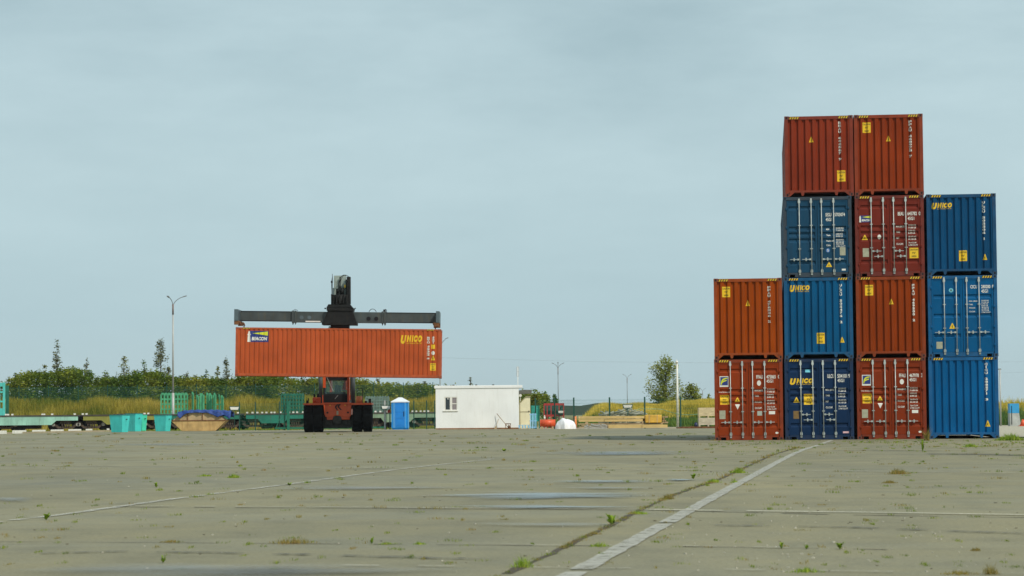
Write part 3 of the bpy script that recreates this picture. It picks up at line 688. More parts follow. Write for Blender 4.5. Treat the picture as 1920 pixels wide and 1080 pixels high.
def Z(py, px=632, Y=YS): return ZZ(px, py, Y)
T = W(rs)
# tyres
for (a, b) in ((568.6, 585.2), (586.6, 604), (660.8, 678), (679.4, 696.2)):
    x0, x1 = X(a), X(b); r = .875; yc = YS + r; mb = MB(T); mb.sm = True; n = 40
    prof = [(x0 + .03, .52), (x0, .60), (x0, .80), (x0 + .06, r - .015), (x1 - .06, r - .015), (x1, .80), (x1, .60), (x1 - .03, .52)]
    vs = []; fs = []
    for i in range(n):
        an = 2 * math.pi * i / n
        for (u, rr) in prof: vs.append((u, yc + rr * math.cos(an), .875 + rr * math.sin(an)))
    k = len(prof)
    for i in range(n):
        for j in range(k - 1): fs.append((i * k + j, i * k + j + 1, ((i + 1) % n) * k + j + 1, ((i + 1) % n) * k + j))
    mb.add(vs, fs); mb.sm = False
    for i in range(26):            # lugs
        an = 2 * math.pi * (i + (.5 if i % 2 else 0)) / 26; c, s_ = math.cos(an), math.sin(an)
        for (u0, u1, off) in ((x0 + .02, (x0 + x1) / 2 - .02, 0), ((x0 + x1) / 2 + .02, x1 - .02, .12)):
            c, s_ = math.cos(an + off), math.sin(an + off); tt = Vector((0, -s_, c)) * .045; rd = Vector((0, c, s_))
            o_ = Vector((0, yc, .875)); q = []
            for u in (u0, u1):
                for rr in (r - .03, r + .002):
                    for sg in (-1, 1): q.append(Vector((u, 0, 0)) + o_ + rd * rr + tt * sg)
            mb.add(q, [(0, 1, 3, 2), (4, 6, 7, 5), (0, 4, 5, 1), (2, 3, 7, 6), (0, 2, 6, 4), (1, 5, 7, 3)])
    wh = mb.build('wheel', black, rs)
    hb = MB(T); hb.cyl((x0 + .08, yc, .875), (x1 - .08, yc, .875), .54, n=20); hb.build('rim', dark, wh)
for sx in (-1, 1):
    mb = MB(T); cx = X(632) - .5 + sx * 1.25; mb.sm = True; mb.cyl((cx - .27, YS + 6.5, .8), (cx + .27, YS + 6.5, .8), .8, n=28); wh = mb.build('wheel', black, rs)
    hb = MB(T); hb.cyl((cx - .28, YS + 6.5, .8), (cx + .28, YS + 6.5, .8), .4, n=16); hb.build('rim', dark, wh)
# chassis
ch = MB(T)
ch.prism([(X(a), Z(b)) for a, b in ((608.7, 757), (658.3, 757), (657.5, 779.8), (655, 782.3), (644, 782), (638.5, 779.5), (625, 779.5), (621.5, 782.3), (610, 781.8), (608.7, 780))], YS + .25, YS + .33)
ch.box(X(612), X(655), YS + .33, YS + 8, .75, 1.68)
ch.box(X(604) - .55, X(662) - .55, YS + 6.2, YS + 8.4, .9, 2.3)
ch.build('chassis', orange, rs, bevel=.02)
fd = MB(T); fd.box(X(568.6), X(609.5), YS + .05, YS + 1.9, Z(759), Z(755.6)); fd.box(X(657.5), X(696.8), YS + .05, YS + 1.9, Z(759.4), Z(755.8)); fd.box(X(609.5), X(657.5), YS + .1, YS + .35, Z(757.6), Z(754.8)); fd.build('fender', orange, rs, bevel=.01)
em = MB(T); yy = YS + .235
def ep(pts, c=(634.5, 763), k=1.0): em.prism([(X(c[0] + a * k), Z(c[1] + b * k)) for a, b in pts], yy, yy + .012)
ep([(-2, -5.5), (-6.5, -2), (-7, 1.5), (-3.5, 6), (-1, 6), (-4, 1.5), (-3.6, -1.5), (.8, -5.5)]); ep([(1.5, -5.5), (-1.8, -2.4), (-2.1, .5), (4, 6.2), (6.2, 5.8), (1.0, .2), (1.1, -1.5), (4.6, -5.5)])
em.build('emblem', dark, rs)
em = MB(T); em.box(X(630.5), X(634), YS + .23, YS + .25, Z(778), Z(770.5)); em.build('plate', platec, rs)
for px in (613.4, 652): b_ = MB(T); b_.cyl((X(px), YS + .2, Z(773.6)), (X(px), YS + .27, Z(773.6)), .055, n=12); b_.build('tow_eye', dark, rs)
for px in (618.5, 646.8): b_ = MB(T); b_.cyl((X(px), YS + .2, Z(760)), (X(px), YS + .27, Z(760)), .035, n=10); b_.build('lamp', yellow, rs)
ax = MB(T); ax.box(X(604), X(661), YS + .7, YS + 1.2, .30, 1.05); ax.prism([(X(a), Z(b)) for a, b in ((603, 790), (662, 790), (662, 798), (654, 803), (603, 803))], YS + .72, YS + 1.3)
ax.cyl((X(631.5), YS + .3, Z(787)), (X(631.5), YS + .9, Z(787)), .28, n=20); ax.cyl((X(631.5), YS + .22, Z(787)), (X(631.5), YS + .3, Z(787)), .2, n=16)
for a, b in ((608, 613.5), (614.5, 622), (642.5, 650), (651, 656)): ax.box(X(a), X(b), YS + .5, YS + .75, Z(796), Z(784))
ax.build('axle', M('axle_grime', (.035, .034, .03), .7, var=.5, scale=7), rs)
# cab
cb = MB(T); YB = YS + 2.6
def CX(px): return XX(px, YB)
def CZ(py): return ZZ(632, py, YB)
for a, b in ((606, 609.5), (651, 655.5)): cb.box(CX(a), CX(b), YB, YB + .12, CZ(755), 3.75)
cb.box(CX(609.5), CX(651), YB, YB + .12, CZ(755), CZ(738.5)); cb.box(CX(609.5), CX(651), YB, YB + .12, CZ(713.5), 3.75)
cb.box(CX(606), CX(655.5), YB + .12, YB + 1.7, 3.68, 3.78); cb.box(CX(606), CX(655.5), YB + .12, YB + 1.7, CZ(755), 1.95)
for a, b in ((606, 608), (653.5, 655.5)):
    cb.box(CX(a), CX(b), YB + 1.6, YB + 1.7, 1.95, 3.68)
cbo = cb.build('cab', dark, rs)
gl = MB(T); gl.box(CX(609.5), CX(651), YB + .03, YB + .05, CZ(738.5), CZ(713.5)); gl.build('window', M('cab_glass', (.05, .12, .12), .05, alpha=.35, spec=.7), cbo)
gl = MB(T); gl.bar((CX(613), YB - .02, CZ(707)), (CX(625), YB - .02, CZ(733)), .03, .02); gl.bar((CX(634), YB - .02, CZ(741)), (CX(628), YB - .02, CZ(748)), .03, .02); gl.build('wiper', galv, cbo)
gl = MB(T); gl.box(CX(612), CX(648), YB + .05, YB + .4, CZ(740), CZ(735)); gl.cyl((CX(633), YB + .5, CZ(738)), (CX(631), YB + .35, CZ(721)), .035, n=8); gl.box(CX(626), CX(638), YB + .9, YB + 1.05, CZ(745), CZ(722)); gl.build('seat', M('cab_interior', (.03, .05, .035), .8, var=.5, scale=9), cbo)
op = MB(T)
op.box(CX(606.5), CX(611.5), YB - .3, YB - .2, CZ(727), 3.8); op.box(CX(652.2), CX(656), YB - .3, YB - .2, CZ(755), 3.8); op.prism([(CX(640), CZ(731)), (CX(650.5), CZ(731)), (CX(650.5), CZ(707)), (CX(646), CZ(710))], YB + .4, YB + .46)
op.build('boom_bracket', orange, rs)
# lift cylinders
for a, b in ((597.6, 604.8), (658.4, 666.2)):
    Yc = YS + 1.9; x = (XX(a, Yc) + XX(b, Yc)) / 2; r = (XX(b, Yc) - XX(a, Yc)) / 2; m_ = MB(T); m_.cyl((x, Yc, 1.4), (x, Yc + .2, 4.6), r, n=18); co = m_.build('lift_cylinder', cylg, rs)
    m_ = MB(T); m_.cyl((x, Yc + .2, 4.6), (x * .5 + X(632) * .5, Yc + .3, 6.5), r * .6, n=12); m_.build('piston_rod', steel, co)
# left and right deck items
m_ = MB(T); m_.box(X(583.5), X(598), YS + .9, YS + 1.6, Z(755.6), Z(744.5)); m_.sm = True; m_.cyl((X(588), YS + .85, Z(748.5)), (X(588), YS + .95, Z(748.5)), .15, n=14); m_.build('tool_box', orange, rs, bevel=.05)
m_ = MB(T); m_.cyl((X(587), YS + 1.2, Z(744.5)), (X(586), YS + 1.2, Z(738)), .06); m_.cyl((X(593), YS + 1.2, Z(744.5)), (X(594), YS + 1.2, Z(738)), .07); m_.box(X(573), X(577), YS + .5, YS + .7, Z(755.6), Z(750)); m_.box(X(576), X(577.6), YS + .5, YS + .6, Z(750), Z(746)); m_.build('lamp_bracket', dark, rs)
m_ = MB(T); m_.cyl((X(672), YS + .7, Z(755.8)), (X(672), YS + .7, Z(743)), .2, n=16); m_.build('tank', M('tank_orange', (.65, .22, .09), .5), rs)
m_ = MB(T); m_.tube([(X(678.4), YS + .8, Z(756)), (X(678.4), YS + .8, Z(728.6)), (X(668), YS + .8, Z(728.6)), (X(668), YS + .8, Z(756))], .022); m_.build('handrail', dark, rs)
m_ = MB(T); m_.box(X(690), X(695), YS + .5, YS + .7, Z(755.8), Z(748)); m_.box(X(683), X(687), YS + .5, YS + .7, Z(755.8), Z(752)); m_.build('lamp_bracket', dark, rs)
# boom, from the rear deck up over the cab
YH = 143.9
def HX(px): return XX(px, YH)
def HZ(py): return ZZ(632, py, YH)
m_ = MB(T); bx0, bx1 = HX(625), HX(650); hh = .75
def sh(y_): return XX(638, y_) - XX(638, YH)
def boomseg(pa, pb, x0, x1, h):
    a = Vector((0, pa[0], pa[1])); b = Vector((0, pb[0], pb[1])); d_ = (b - a).normalized(); nrm = Vector((0, -d_.z, d_.y)) * h / 2
    q_ = [(a.y - nrm.y, a.z - nrm.z), (b.y - nrm.y, b.z - nrm.z), (b.y + nrm.y, b.z + nrm.z), (a.y + nrm.y, a.z + nrm.z)]
    m_.add([(xx_ + sh(y_), y_, z_) for xx_ in (x0, x1) for y_, z_ in q_], [(0, 1, 2, 3), (7, 6, 5, 4), (0, 4, 5, 1), (1, 5, 6, 2), (2, 6, 7, 3), (3, 7, 4, 0)])
boomseg((153.2, 3.9), (147.2, 6.95), bx0 - .1, bx1 + .1, .95); boomseg((147.4, 6.85), (144.5, 8.35), bx0, bx1, .8)
m_.build('boom', boomg, rs)
s3 = sh(153.2); m_ = MB(T); m_.box(bx0 - .2 + s3, bx0 - .11 + s3, 152.6, 153.8, 1.6, 4.3); m_.box(bx1 + .11 + s3, bx1 + .2 + s3, 152.6, 153.8, 1.6, 4.3); m_.build('boom_pivot', orange, rs)
hd = MB(T); hd.box(HX(626), HX(649.2), YH + .5, YH + .75, HZ(553), HZ(515.8)); hd.box(HX(631), HX(633), YH + .46, YH + .5, HZ(553), HZ(526)); hd.build('boom_head', M('boom_head_pale', (.30, .36, .33), .5, var=.2, scale=4), rs)
hd = MB(T); hd.box(HX(651.6), HX(657.8), YH - .1, YH + .6, HZ(570), HZ(519)); hd.cyl((HX(642.5), YH + .1, HZ(552)), (HX(642.5), YH + .1, HZ(540)), .11, n=12); hd.cyl((HX(633.5), YH + .1, HZ(552)), (HX(633.5), YH + .1, HZ(541)), .09, n=12)
hd.box(HX(637), HX(639), YH + .3, YH + .4, HZ(553), HZ(519)); hd.box(HX(622.8), HX(624), YH + .2, YH + .3, HZ(566), HZ(530)); hd.cyl((HX(624), YH + .3, HZ(530)), (HX(623.5), YH + .3, HZ(513)), .015); hd.box(HX(621), HX(624), YH + .2, YH + .3, HZ(530), HZ(526)); hd.box(HX(649), HX(652), YH + .25, YH + .5, HZ(560), HZ(524))
hd.build('head_plate', grime, rs)
hd = MB(T); hd.cyl((HX(647.5), YH + .2, HZ(541)), (HX(647.5), YH + .2, HZ(526.5)), .09, n=12); hd.m = 1; hd.disc((HX(647.6), YH + .1, HZ(536.6)), .05, rz=.11); hd.build('damper', [boomg, yellow], rs)
ho = MB(T)
def arc(p, n=12):
    pts = []
    for i in range(n + 1):
        t = i / n; a = [(1 - t) ** 3, 3 * t * (1 - t) ** 2, 3 * t * t * (1 - t), t ** 3]; pts.append(sum((Vector(q) * w_ for q, w_ in zip(p, a)), Vector()))
    return pts
def hose(pl, y0, r=.02): ho.tube(arc([(HX(a), y0 + dy, HZ(b)) for a, b, dy in pl]), r)
hose([(635.5, 556, 0), (634, 528, -.1), (641, 511, -.2), (650, 517, 0)], YH, .02); hose([(637, 556, 0), (636, 522, 0), (646, 508, -.1), (656, 520, 0)], YH, .016)
hose([(653, 520, -.2), (654, 540, -.3), (651, 560, -.2), (652, 566, 0)], YH, .022); hose([(622.5, 562, 0), (625, 545, -.2), (621, 535, 0), (624.5, 518, 0)], YH, .018); hose([(651, 555, 0), (656, 560, -.2), (654, 567, -.1), (650, 572, 0)], YH, .02)
ho.build('hose', dark, rs)
ro = MB(T); ro.cyl((HX(639.5), YH, HZ(572)), (HX(639.5), YH, HZ(553)), .46, n=24); ro.prism([(HX(a), HZ(b)) for a, b in ((617.5, 571), (657.5, 571), (662.5, 577), (614, 577))], YH - .45, YH + .5); ro.box(HX(617), HX(660), YH - .4, YH + .4, HZ(586), HZ(576.8))
for px in (626, 632, 638, 645, 651): ro.box(HX(px), HX(px + 2.6), YH - .5, YH - .38, HZ(570), HZ(553.5 + (px % 3)))
ro.box(HX(622.3), HX(625), YH - .3, YH + .4, HZ(571), HZ(552)); ro.build('rotator', grime, rs)
# spreader (hangs a little down to the right, like the container)
cs = P(634.6, 597.3, YH); SX = Matrix.Translation(cs) @ Matrix.Rotation(R(1.02 + .02), 4, 'Y')
TS = T @ SX; k = YH / 4500
def spx(mb, x0, x1, ya, yb, y0, y1): mb.box(x0 * k, x1 * k, y0, y1, -yb * k, -ya * k)
m_ = MB(TS)
m_.prism([(a * k, -b * k) for a, b in ((-19, -14), (27.5, -14), (35.5, 8), (-27.5, 8))], -.55, .6); m_.box(-21 * k, 29 * k, -.62, .66, 14 * k, 19.5 * k)
m_.box(-29.5 * k, 35.5 * k, -.66, .7, -12.5 * k, -8 * k); m_.box(-14 * k, 20.5 * k, -.3, .4, -19 * k, -12.5 * k); m_.cyl((30 * k, -.3, 17 * k), (32.5 * k, -.3, 20 * k), .03); m_.box(-25.5 * k, -22.5 * k, -.4, -.3, 17 * k, 19.5 * k)
m_.build('spreader_center', grime, rs)
for (a, b) in ((-86, -20), (28, 86)): mid = MB(TS); spx(mid, a, b, -12.2, 8, -.28, .28); mid.build('spreader_beam', grey, rs)
hl = MB(TS)
for px in (57, 71.5): hl.cyl((px * k, -.31, 0), (px * k, -.27, 0), .125, n=18)
hl.build('beam_opening', dark, rs)
hl = MB(TS)
for px in (-68.5, -54): hl.cyl((px * k, -.31, 1 * k), (px * k, -.27, 1 * k), .115, n=18)
hl.build('beam_opening', greyc, rs)
hl = MB(TS); hl.box(-61 * k, -33 * k, -.30, -.27, -7.4 * k, -5.2 * k); hl.build('label_strip', white, rs)
for (a, b, c, d_) in ((-183, -85, -12.2, 6.6), (85, 184, -12, 7.2)):
    m_ = MB(TS); spx(m_, a, b, c, d_, -.2, .2); ao = m_.build('telescopic_arm', grey, rs)
    m_ = MB(TS); spx(m_, a, b, c - .3, c + 1.2, -.215, -.2); spx(m_, a, b, d_ - 1.3, d_ + .2, -.215, -.2); m_.build('arm_flange', dark, ao)
for (a, b) in ((-86.5, -83.8), (-81.5, -79.5), (81.5, 84), (86, 89)):
    m_ = MB(TS); spx(m_, a, b, -13.8, 9.4, -.32, .32); spx(m_, a + .4, b - .4, 9.4, 12, -.05, .05); m_.build('guide_collar', grey, rs)
m_ = MB(TS); spx(m_, 84, 88.5, -17.5, -13.8, -.15, .15); m_.tube(arc([(57 * k, -.1, 12 * k), (60 * k, -.1, 21 * k), (68 * k, -.1, 20 * k), (71 * k, -.1, 13 * k)]), .018); m_.tube(arc([(84 * k, -.1, 13 * k), (86 * k, -.1, 20 * k), (92 * k, -.1, 20 * k), (90 * k, -.1, 11 * k)]), .018); m_.tube(arc([(-84 * k, -.1, 13 * k), (-84 * k, -.1, 17 * k), (-79 * k, -.1, 17 * k), (-76 * k, -.1, 13 * k)]), .014); m_.build('hose', dark, rs)
for sg, (a, b) in ((-1, (-191.5, -184.5)), (1, (184, 190.5))):
    m_ = MB(TS); spx(m_, a, b, -14.2, 7.4, -1.2, 1.2); ao = m_.build('end_beam', greyc, rs, bevel=.01)
    m_ = MB(TS)
    for yy_ in (-1.05, 1.05):
        xa, xb = (a, b + 2) if sg < 0 else (a - 3, b)
        m_.box(xa * k, xb * k, yy_ - .12, yy_ + .12, -14.5 * k, -7.4 * k); xi = (b + 2) if sg < 0 else (a - 5)
        m_.cyl((xi * k, yy_, -8 * k), ((xi + 3) * k, yy_, -14 * k), .05); m_.cyl(((xi + 2) * k, yy_, -9 * k), ((xi + 2) * k, yy_, -17 * k), .035)
    m_.build('twistlock', rustm, ao)

# ------------------------------------------------------------------ low flat railway wagons
def teeth(): pass
YT = 180.0
def TX(px, Y=YT): return XX(px, Y)
wg = 'flat railway wagons standing behind the kerb'
def wagon(px0, px1, col, label, bogies, belly, deckcol=None, blocks=()):
    m = M('wagon_' + label.split()[0] + str(int(px0) % 97), col, .65, var=.2, scale=1.2, dirt=.65, dcol=(.09, .06, .035))
    root = thing('flat_wagon', label, 'railway wagon', ((TX(px0) + TX(px1)) / 2, YT, 0), group=wg); t = W(root)
    zt = 1.22; b = MB(t); b.box(TX(px0), TX(px1), YT - 1.4, YT + 1.4, zt - .1, zt); b.build('deck', M('wagon_deck', (.07, .06, .05), .9, var=.3, scale=2), root)
    uf = MB(t); uf.box(TX(px0 + 3), TX(px1 - 3), YT - .5, YT + .5, .52, zt - .1); uf.box(TX((px0 + px1) / 2 - (px1 - px0) * .22), TX((px0 + px1) / 2 + (px1 - px0) * .22), YT - .9, YT + .9, .2, .9); uf.build('underframe', dark, root)  # centre sill, plus low dark box standing in for deep shade between bogies
    s_ = MB(t)
    (a0, a1, b0, b1) = belly
    s_.prism([(TX(px0 + 1), zt - .1), (TX(px0 + 1), zt - .42), (TX(a0), zt - .42), (TX(a1), zt - .74), (TX(b0), zt - .74), (TX(b1), zt - .42), (TX(px1 - 1), zt - .42), (TX(px1 - 1), zt - .1)], YT - 1.36, YT - 1.25)
    s_.prism([(TX(px0 + 1), zt - .1), (TX(px0 + 1), zt - .42), (TX(a0), zt - .42), (TX(a1), zt - .74), (TX(b0), zt - .74), (TX(b1), zt - .42), (TX(px1 - 1), zt - .42), (TX(px1 - 1), zt - .1)], YT + 1.25, YT + 1.36)
    so_ = s_.build('side_sill', m, root)
    if blocks:
        for q in blocks:
            bb = MB(t); x = TX(q); bb.box(x - .07, x + .07, YT - 1.35, YT - 1.2, zt, zt + .11); bb.build('deck_block', white, root)
    for e_ in (px0, px1):
        bb = MB(t); sg = -1 if e_ == px0 else 1
        for yy_ in (-.9, .9): bb.cyl((TX(e_), YT + yy_, 1.0), (TX(e_) + sg * .35, YT + yy_, 1.0), .06, n=8); bb.cyl((TX(e_) + sg * .33, YT + yy_, 1.0), (TX(e_) + sg * .38, YT + yy_, 1.0), .2, n=14)
        bb.build('buffer', dark, root)
    for c in bogies:
        bm_ = MB(t); x = TX(c)
        bm_.prism([(x - 1.25, .62), (x - .9, .72), (x - .5, .36), (x + .5, .36), (x + .9, .72), (x + 1.25, .62), (x + 1.25, .48), (x + .95, .52), (x + .55, .2), (x - .55, .2), (x - .95, .52), (x - 1.25, .48)], YT - 1.12, YT - .98)
        for dxx in (-.25, -.08, .08, .25): bm_.cyl((x + dxx, YT - 1.12, .3), (x + dxx, YT - 1.12, .6), .05, n=6)
        bm_.box(x - .4, x + .4, YT - 1.1, YT + 1.1, .55, zt - .1)
        bo = bm_.build('bogie', M('bogie_rust', (.07, .05, .035), .85, var=.4, scale=6), root)
        for dxx in (-.9, .9):
            ww = MB(t)
            for ys in (-.85, .85): ww.cyl((x + dxx, YT + ys - .06, .46), (x + dxx, YT + ys + .06, .46), .46, n=22)
            ww.cyl((x + dxx, YT - .8, .46), (x + dxx, YT + .8, .46), .08, n=8); ww.build('wheelset', dark, bo)
            ww = MB(t); ww.cyl((x + dxx, YT - 1.16, .5), (x + dxx, YT - .9, .5), .13, n=10); ww.build('axle_box', M('axle_box_grey', (.28, .27, .24), .7, var=.4, scale=8), bo)
    return root
wagon(-130, 153, (.30, .55, .45), 'pale green low flat wagon at the left edge of the picture', (30 - 18, 128), (-40, -28, 103, 112), blocks=(18, 22, 30, 86, 89, 104, 146))
wagon(161, 317, (.25, .25, .05), 'olive yellow flat wagon behind the turquoise bins', (176, 300), (196, 206, 262, 272), blocks=(161, 168, 276, 283))
wagon(326, 455, (.012, .16, .11), 'dark green flat wagon behind the tarpaulin covered skip', (345, 433), (362, 370, 404, 414), blocks=(430, 437, 450))
wagon(464, 640, (.008, .17, .12), 'dark green flat wagon behind the fence, left of the lifting machine', (478, 556), (487, 494, 536, 542), blocks=(459 + 8, 477, 486, 495, 503, 512, 518, 529, 545, 553, 560, 571))
wagon(676, 835, (.22, .33, .22), 'pale green flat wagon behind the blue portable toilet', (702, 800), (716, 722, 770, 778), blocks=(688, 697, 706, 715, 727, 742, 766, 775, 782, 790, 797, 804))
bm_ = MB(); bm_.bar((TX(132), YT - 1.45, 1.2), (TX(140), YT - 1.45, .85), .2, .04); root = bpy.data.objects
# ladder-like steel end rack on the first wagon
def lattice(label, px0, px1, py0, py1, Y, nx, ny, mat, depth=1.3, side=True, name='steel_rack', bw=.105, group='steel racks loaded on the wagons'):
    x0, x1 = XX(px0, Y), XX(px1, Y); z1, z0 = ZZ((px0 + px1) / 2, py0, Y), 1.22
    root = thing(name, label, 'steel rack', ((x0 + x1) / 2, Y, 1.22), group=group); t = W(root)
    for yy_ in (Y, Y + depth):
        b = MB(t)
        for i in range(nx + 1): x = x0 + (x1 - x0) * i / nx; b.box(x - bw / 2, x + bw / 2, yy_, yy_ + .08, z0, z1)
        for j in range(ny + 1):
            z = z0 + (z1 - z0) * j / ny; b.box(x0, x1, yy_ + .02, yy_ + .10, z - bw * .55, z + bw * .55)
        b.build('grid_panel', mat, root)
    b = MB(t)
    for x in (x0 + .04, x1 - .04):
        for j in range(ny + 1): z = z0 + (z1 - z0) * j / ny; b.box(x - .04, x + .04, Y + .1, Y + depth, z - .05, z + .05)
    for i in range(nx + 1): x = x0 + (x1 - x0) * i / nx; b.box(x - .02, x + .02, Y + .3, Y + depth - .2, z1 - .1, z1 + .12)
    b.build('side_brace', mat, root); return root
g1 = M('rack_green', (.07, .36, .18), .6, var=.2, dirt=.3); g2 = M('rack_dark_green', (.01, .13, .08), .6, var=.25); g3 = M('rack_grey_green', (.13, .2, .17), .7, var=.25); tq = M('turquoise_paint', (.09, .55, .5), .6, var=.12, scale=2, dirt=.35, dcol=(.03, .2, .2))
YR = 186.5
wagon2 = None
lattice('light green steel grid rack behind the lamp post', 302, 346, 739, 777, YR, 7, 4, g1, 1.6)
lattice('dark green steel grid rack just left of the lifting machine', 527.5, 566, 740, 779, YR, 7, 5, g2, 1.6)
lattice('grey green steel grid rack right of the lifting machine', 686, 727, 745, 781, YR, 8, 5, g3, 1.6)
# upright stake bundle
root = thing('stake_bundle', 'bundle of upright light green steel stakes above the blue tarpaulin', 'steel stakes', (XX(388, YR), YR, 1.22)); t = W(root)
r_ = random.Random(5)
for px, w_, top in ((361, 4, 734.5), (370, 5, 740), (378, 9, 737), (388, 5, 736), (394, 6, 737), (399, 3, 741), (404, 5, 736.5), (411, 3, 739), (415.5, 5, 741)):
    b = MB(t); x = XX(px, YR); h_ = ZZ(px, top, YR); ww = w_ * YR / 4500 / 2; yy_ = YR + r_.uniform(-.3, .5)
    b.box(x - ww, x + ww * .2, yy_, yy_ + .12, 1.22, h_); b.box(x + ww * .2 + .01, x + ww, yy_ - .1, yy_ + .04, 1.22, h_ - .12); b.build('stake', g1, root)
b = MB(t); b.box(XX(368, YR), XX(418, YR), YR + .7, YR + .78, 1.9, 2.0); b.box(XX(368, YR), XX(418, YR), YR + .7, YR + .78, 1.3, 1.42); b.build('cross_rail', g1, root)
# turquoise end rack
root = thing('end_rack', 'tall turquoise ladder frame standing on the pale green wagon at the left edge', 'steel rack', (XX(5, YT), YT, 1.22)); t = W(root)
x0, x1 = XX(-22, YT), XX(15.5, YT); zt = ZZ(8, 717.5, YT); xm = XX(3, YT)
b = MB(t); b.box(xm - .12, xm + .12, YT - 1.2, YT - 1.05, 1.22, zt - .1); b.box(x1 - .16, x1, YT - 1.2, YT - 1.05, 1.22, zt)
for z0_, z1_ in ((1.22, 1.75), (2.2, 2.32), (2.9, 3.02), (zt - .3, zt - .02)): b.box(xm, x1 - .1, YT - 1.18, YT - 1.07, z0_, z1_)
b.box(x0, xm - .12, YT - 1.2, YT - 1.05, 1.22, 1.4); b.box(x0, xm - .12, YT - 1.2, YT - 1.05, zt - .5, zt - .1); b.build('frame', tq, root)
b = MB(t); b.box(xm + .12, x1 - .16, YT + .9, YT + 1.0, 1.22, zt - .2); b.build('back_plate', g2, root)
# second row of flat wagons carrying the racks
b = None
for (a, c, lab) in ((290, 430, 'grey deck wagon in the rear row under the light green rack'), (505, 745, 'grey deck wagon in the rear row under the dark green rack')):
    root = thing('flat_wagon', lab, 'railway wagon', ((XX(a, YR) + XX(c, YR)) / 2, YR, 0), group='rear row of wagons'); t = W(root)
    b = MB(t); b.box(XX(a, YR), XX(c, YR), YR - .4, YR + 2, 1.02, 1.215); b.build('deck', g2, root)
    for q in (a + 20, c - 20):
        b = MB(t)
        for d_ in (-.8, .8): b.cyl((XX(q, YR) + d_, YR - .2, .46), (XX(q, YR) + d_, YR + 1.6, .46), .46, n=18)
        b.box(XX(q, YR) - 1.2, XX(q, YR) + 1.2, YR + .2, YR + 1.4, .5, 1.02); b.build('bogie', dark, root)
# rails
mb = MB(); mb.box(-70, XX(880, YT), YT - .82, YT - .75, -.01, .02); mb.box(-70, XX(880, YT), YT + .75, YT + .82, -.01, .02); mb.build('railway_track', dark, kind='structure')

# ------------------------------------------------------------------ bins, skip, kerb
def frustum(mb, cx, cy, z0, z1, w0, d0, w1, d1, rz, open_=True, wall=.04):
    q = Matrix.Rotation(rz, 3, 'Z'); c = Vector((cx, cy, 0))
    def ring(w_, d_, z): return [c + q @ Vector((sx * w_ / 2, sy * d_ / 2, z)) for sx, sy in ((-1, -1), (1, -1), (1, 1), (-1, 1))]
    a, b, i1, i0 = ring(w0, d0, z0), ring(w1, d1, z1), ring(w1 - wall * 2, d1 - wall * 2, z1), ring(w0 - wall * 2, d0 - wall * 2, z0 + .08)
    vs = a + b + i1 + i0; fs = [(3, 2, 1, 0), (12, 13, 14, 15)]
    for j in range(4):
        k_ = (j + 1) % 4; fs += [(j, k_, 4 + k_, 4 + j), (4 + j, 4 + k_, 8 + k_, 8 + j), (8 + j, 8 + k_, 12 + k_, 12 + j)]
    mb.add(vs, fs)
def bin_(px, py, wpx, hpx, rz, label, mat, fill=False):
    Yb = 4500 / (py - (776.5 - .0084 * (px - 960))); s_ = Yb / 4500; w_ = wpx * s_ / (abs(math.cos(rz)) + .75 * abs(math.sin(rz))); h_ = hpx * s_; x = XX(px, Yb)
    Yc = Yb + .5
    root = thing('waste_bin', label, 'bin', (x, Yc, 0), group='turquoise waste bins at the yard edge'); t = W(root)
    b = MB(t); frustum(b, x, Yc, .02, h_, w_ * .80, w_ * .6, w_, w_ * .75, rz); bo = b.build('body', mat, root, bevel=.01)
    b = MB(t); q = Matrix.Rotation(rz, 3, 'Z'); c = Vector((x, Yc, 0)); ww, dd = w_ / 2, w_ * .375
    cs_ = [c + q @ Vector((sx * ww, sy * dd, h_)) for sx, sy in ((-1, -1), (1, -1), (1, 1), (-1, 1))]
    for i in range(4): b.bar(cs_[i], cs_[(i + 1) % 4], .05, .045)
    b.build('rim', M('bin_rim', (.03, .2, .19), .7, dirt=.4), root)
    b = MB(t)
    for sx in (-1, 1):
        p_ = c + q @ Vector((sx * ww * .97, 0, h_ * .75)); b.cyl(p_, p_ + q @ Vector((sx * .1, 0, 0)), .03, n=8)
    b.build('lifting_pin', dark, root)
    if fill:
        for i in range(9):
            rr = random.Random(i + px); b = MB(); cx = x + rr.uniform(-.35, .35); b.xf = Matrix.Translation((cx, Yc + rr.uniform(-.2, .2), h_ - .02)) @ Matrix.Rotation(rr.uniform(0, 3), 4, 'Z') @ Matrix.Rotation(rr.uniform(-.5, .5), 4, 'X')
            b.prism([(-.12, -.05), (.1, -.06), (.14, .03), (0, .09), (-.1, .05)], -.06, .08)
            b.build('rubbish_bag', M('rubbish_dark', (.04, .035, .03), .8, var=.6, scale=9), None, ('dark rubbish bag heaped in the leftmost turquoise bin'), 'rubbish', 'rubbish bags in the leftmost bin')
tq2 = M('bin_turquoise', (.06, .60, .57), .55, var=.1, scale=2, dirt=.4, dcol=(.02, .2, .2)); tq3 = M('bin_green_turquoise', (.05, .60, .40), .55, var=.12, scale=2, dirt=.4, dcol=(.02, .2, .15))
bin_(222, 811, 38, 33, R(-28), 'leftmost turquoise bin, full of rubbish', tq2, True)
bin_(249, 809.5, 33, 34, R(-35), 'turquoise bin standing between the leftmost bin and the greener one', tq2)
bin_(262, 808.5, 24, 31, R(-30), 'greener turquoise bin, partly hidden behind two others', tq3)
bin_(303.5, 809.2, 33, 31, R(-24), 'turquoise bin standing alone just left of the tan skip', tq2)
YK = 166.5; root = thing('skip', 'tan rusty skip with sloping ends, covered by a blue tarpaulin', 'skip', (XX(374, YK), YK, 0)); t = W(root)
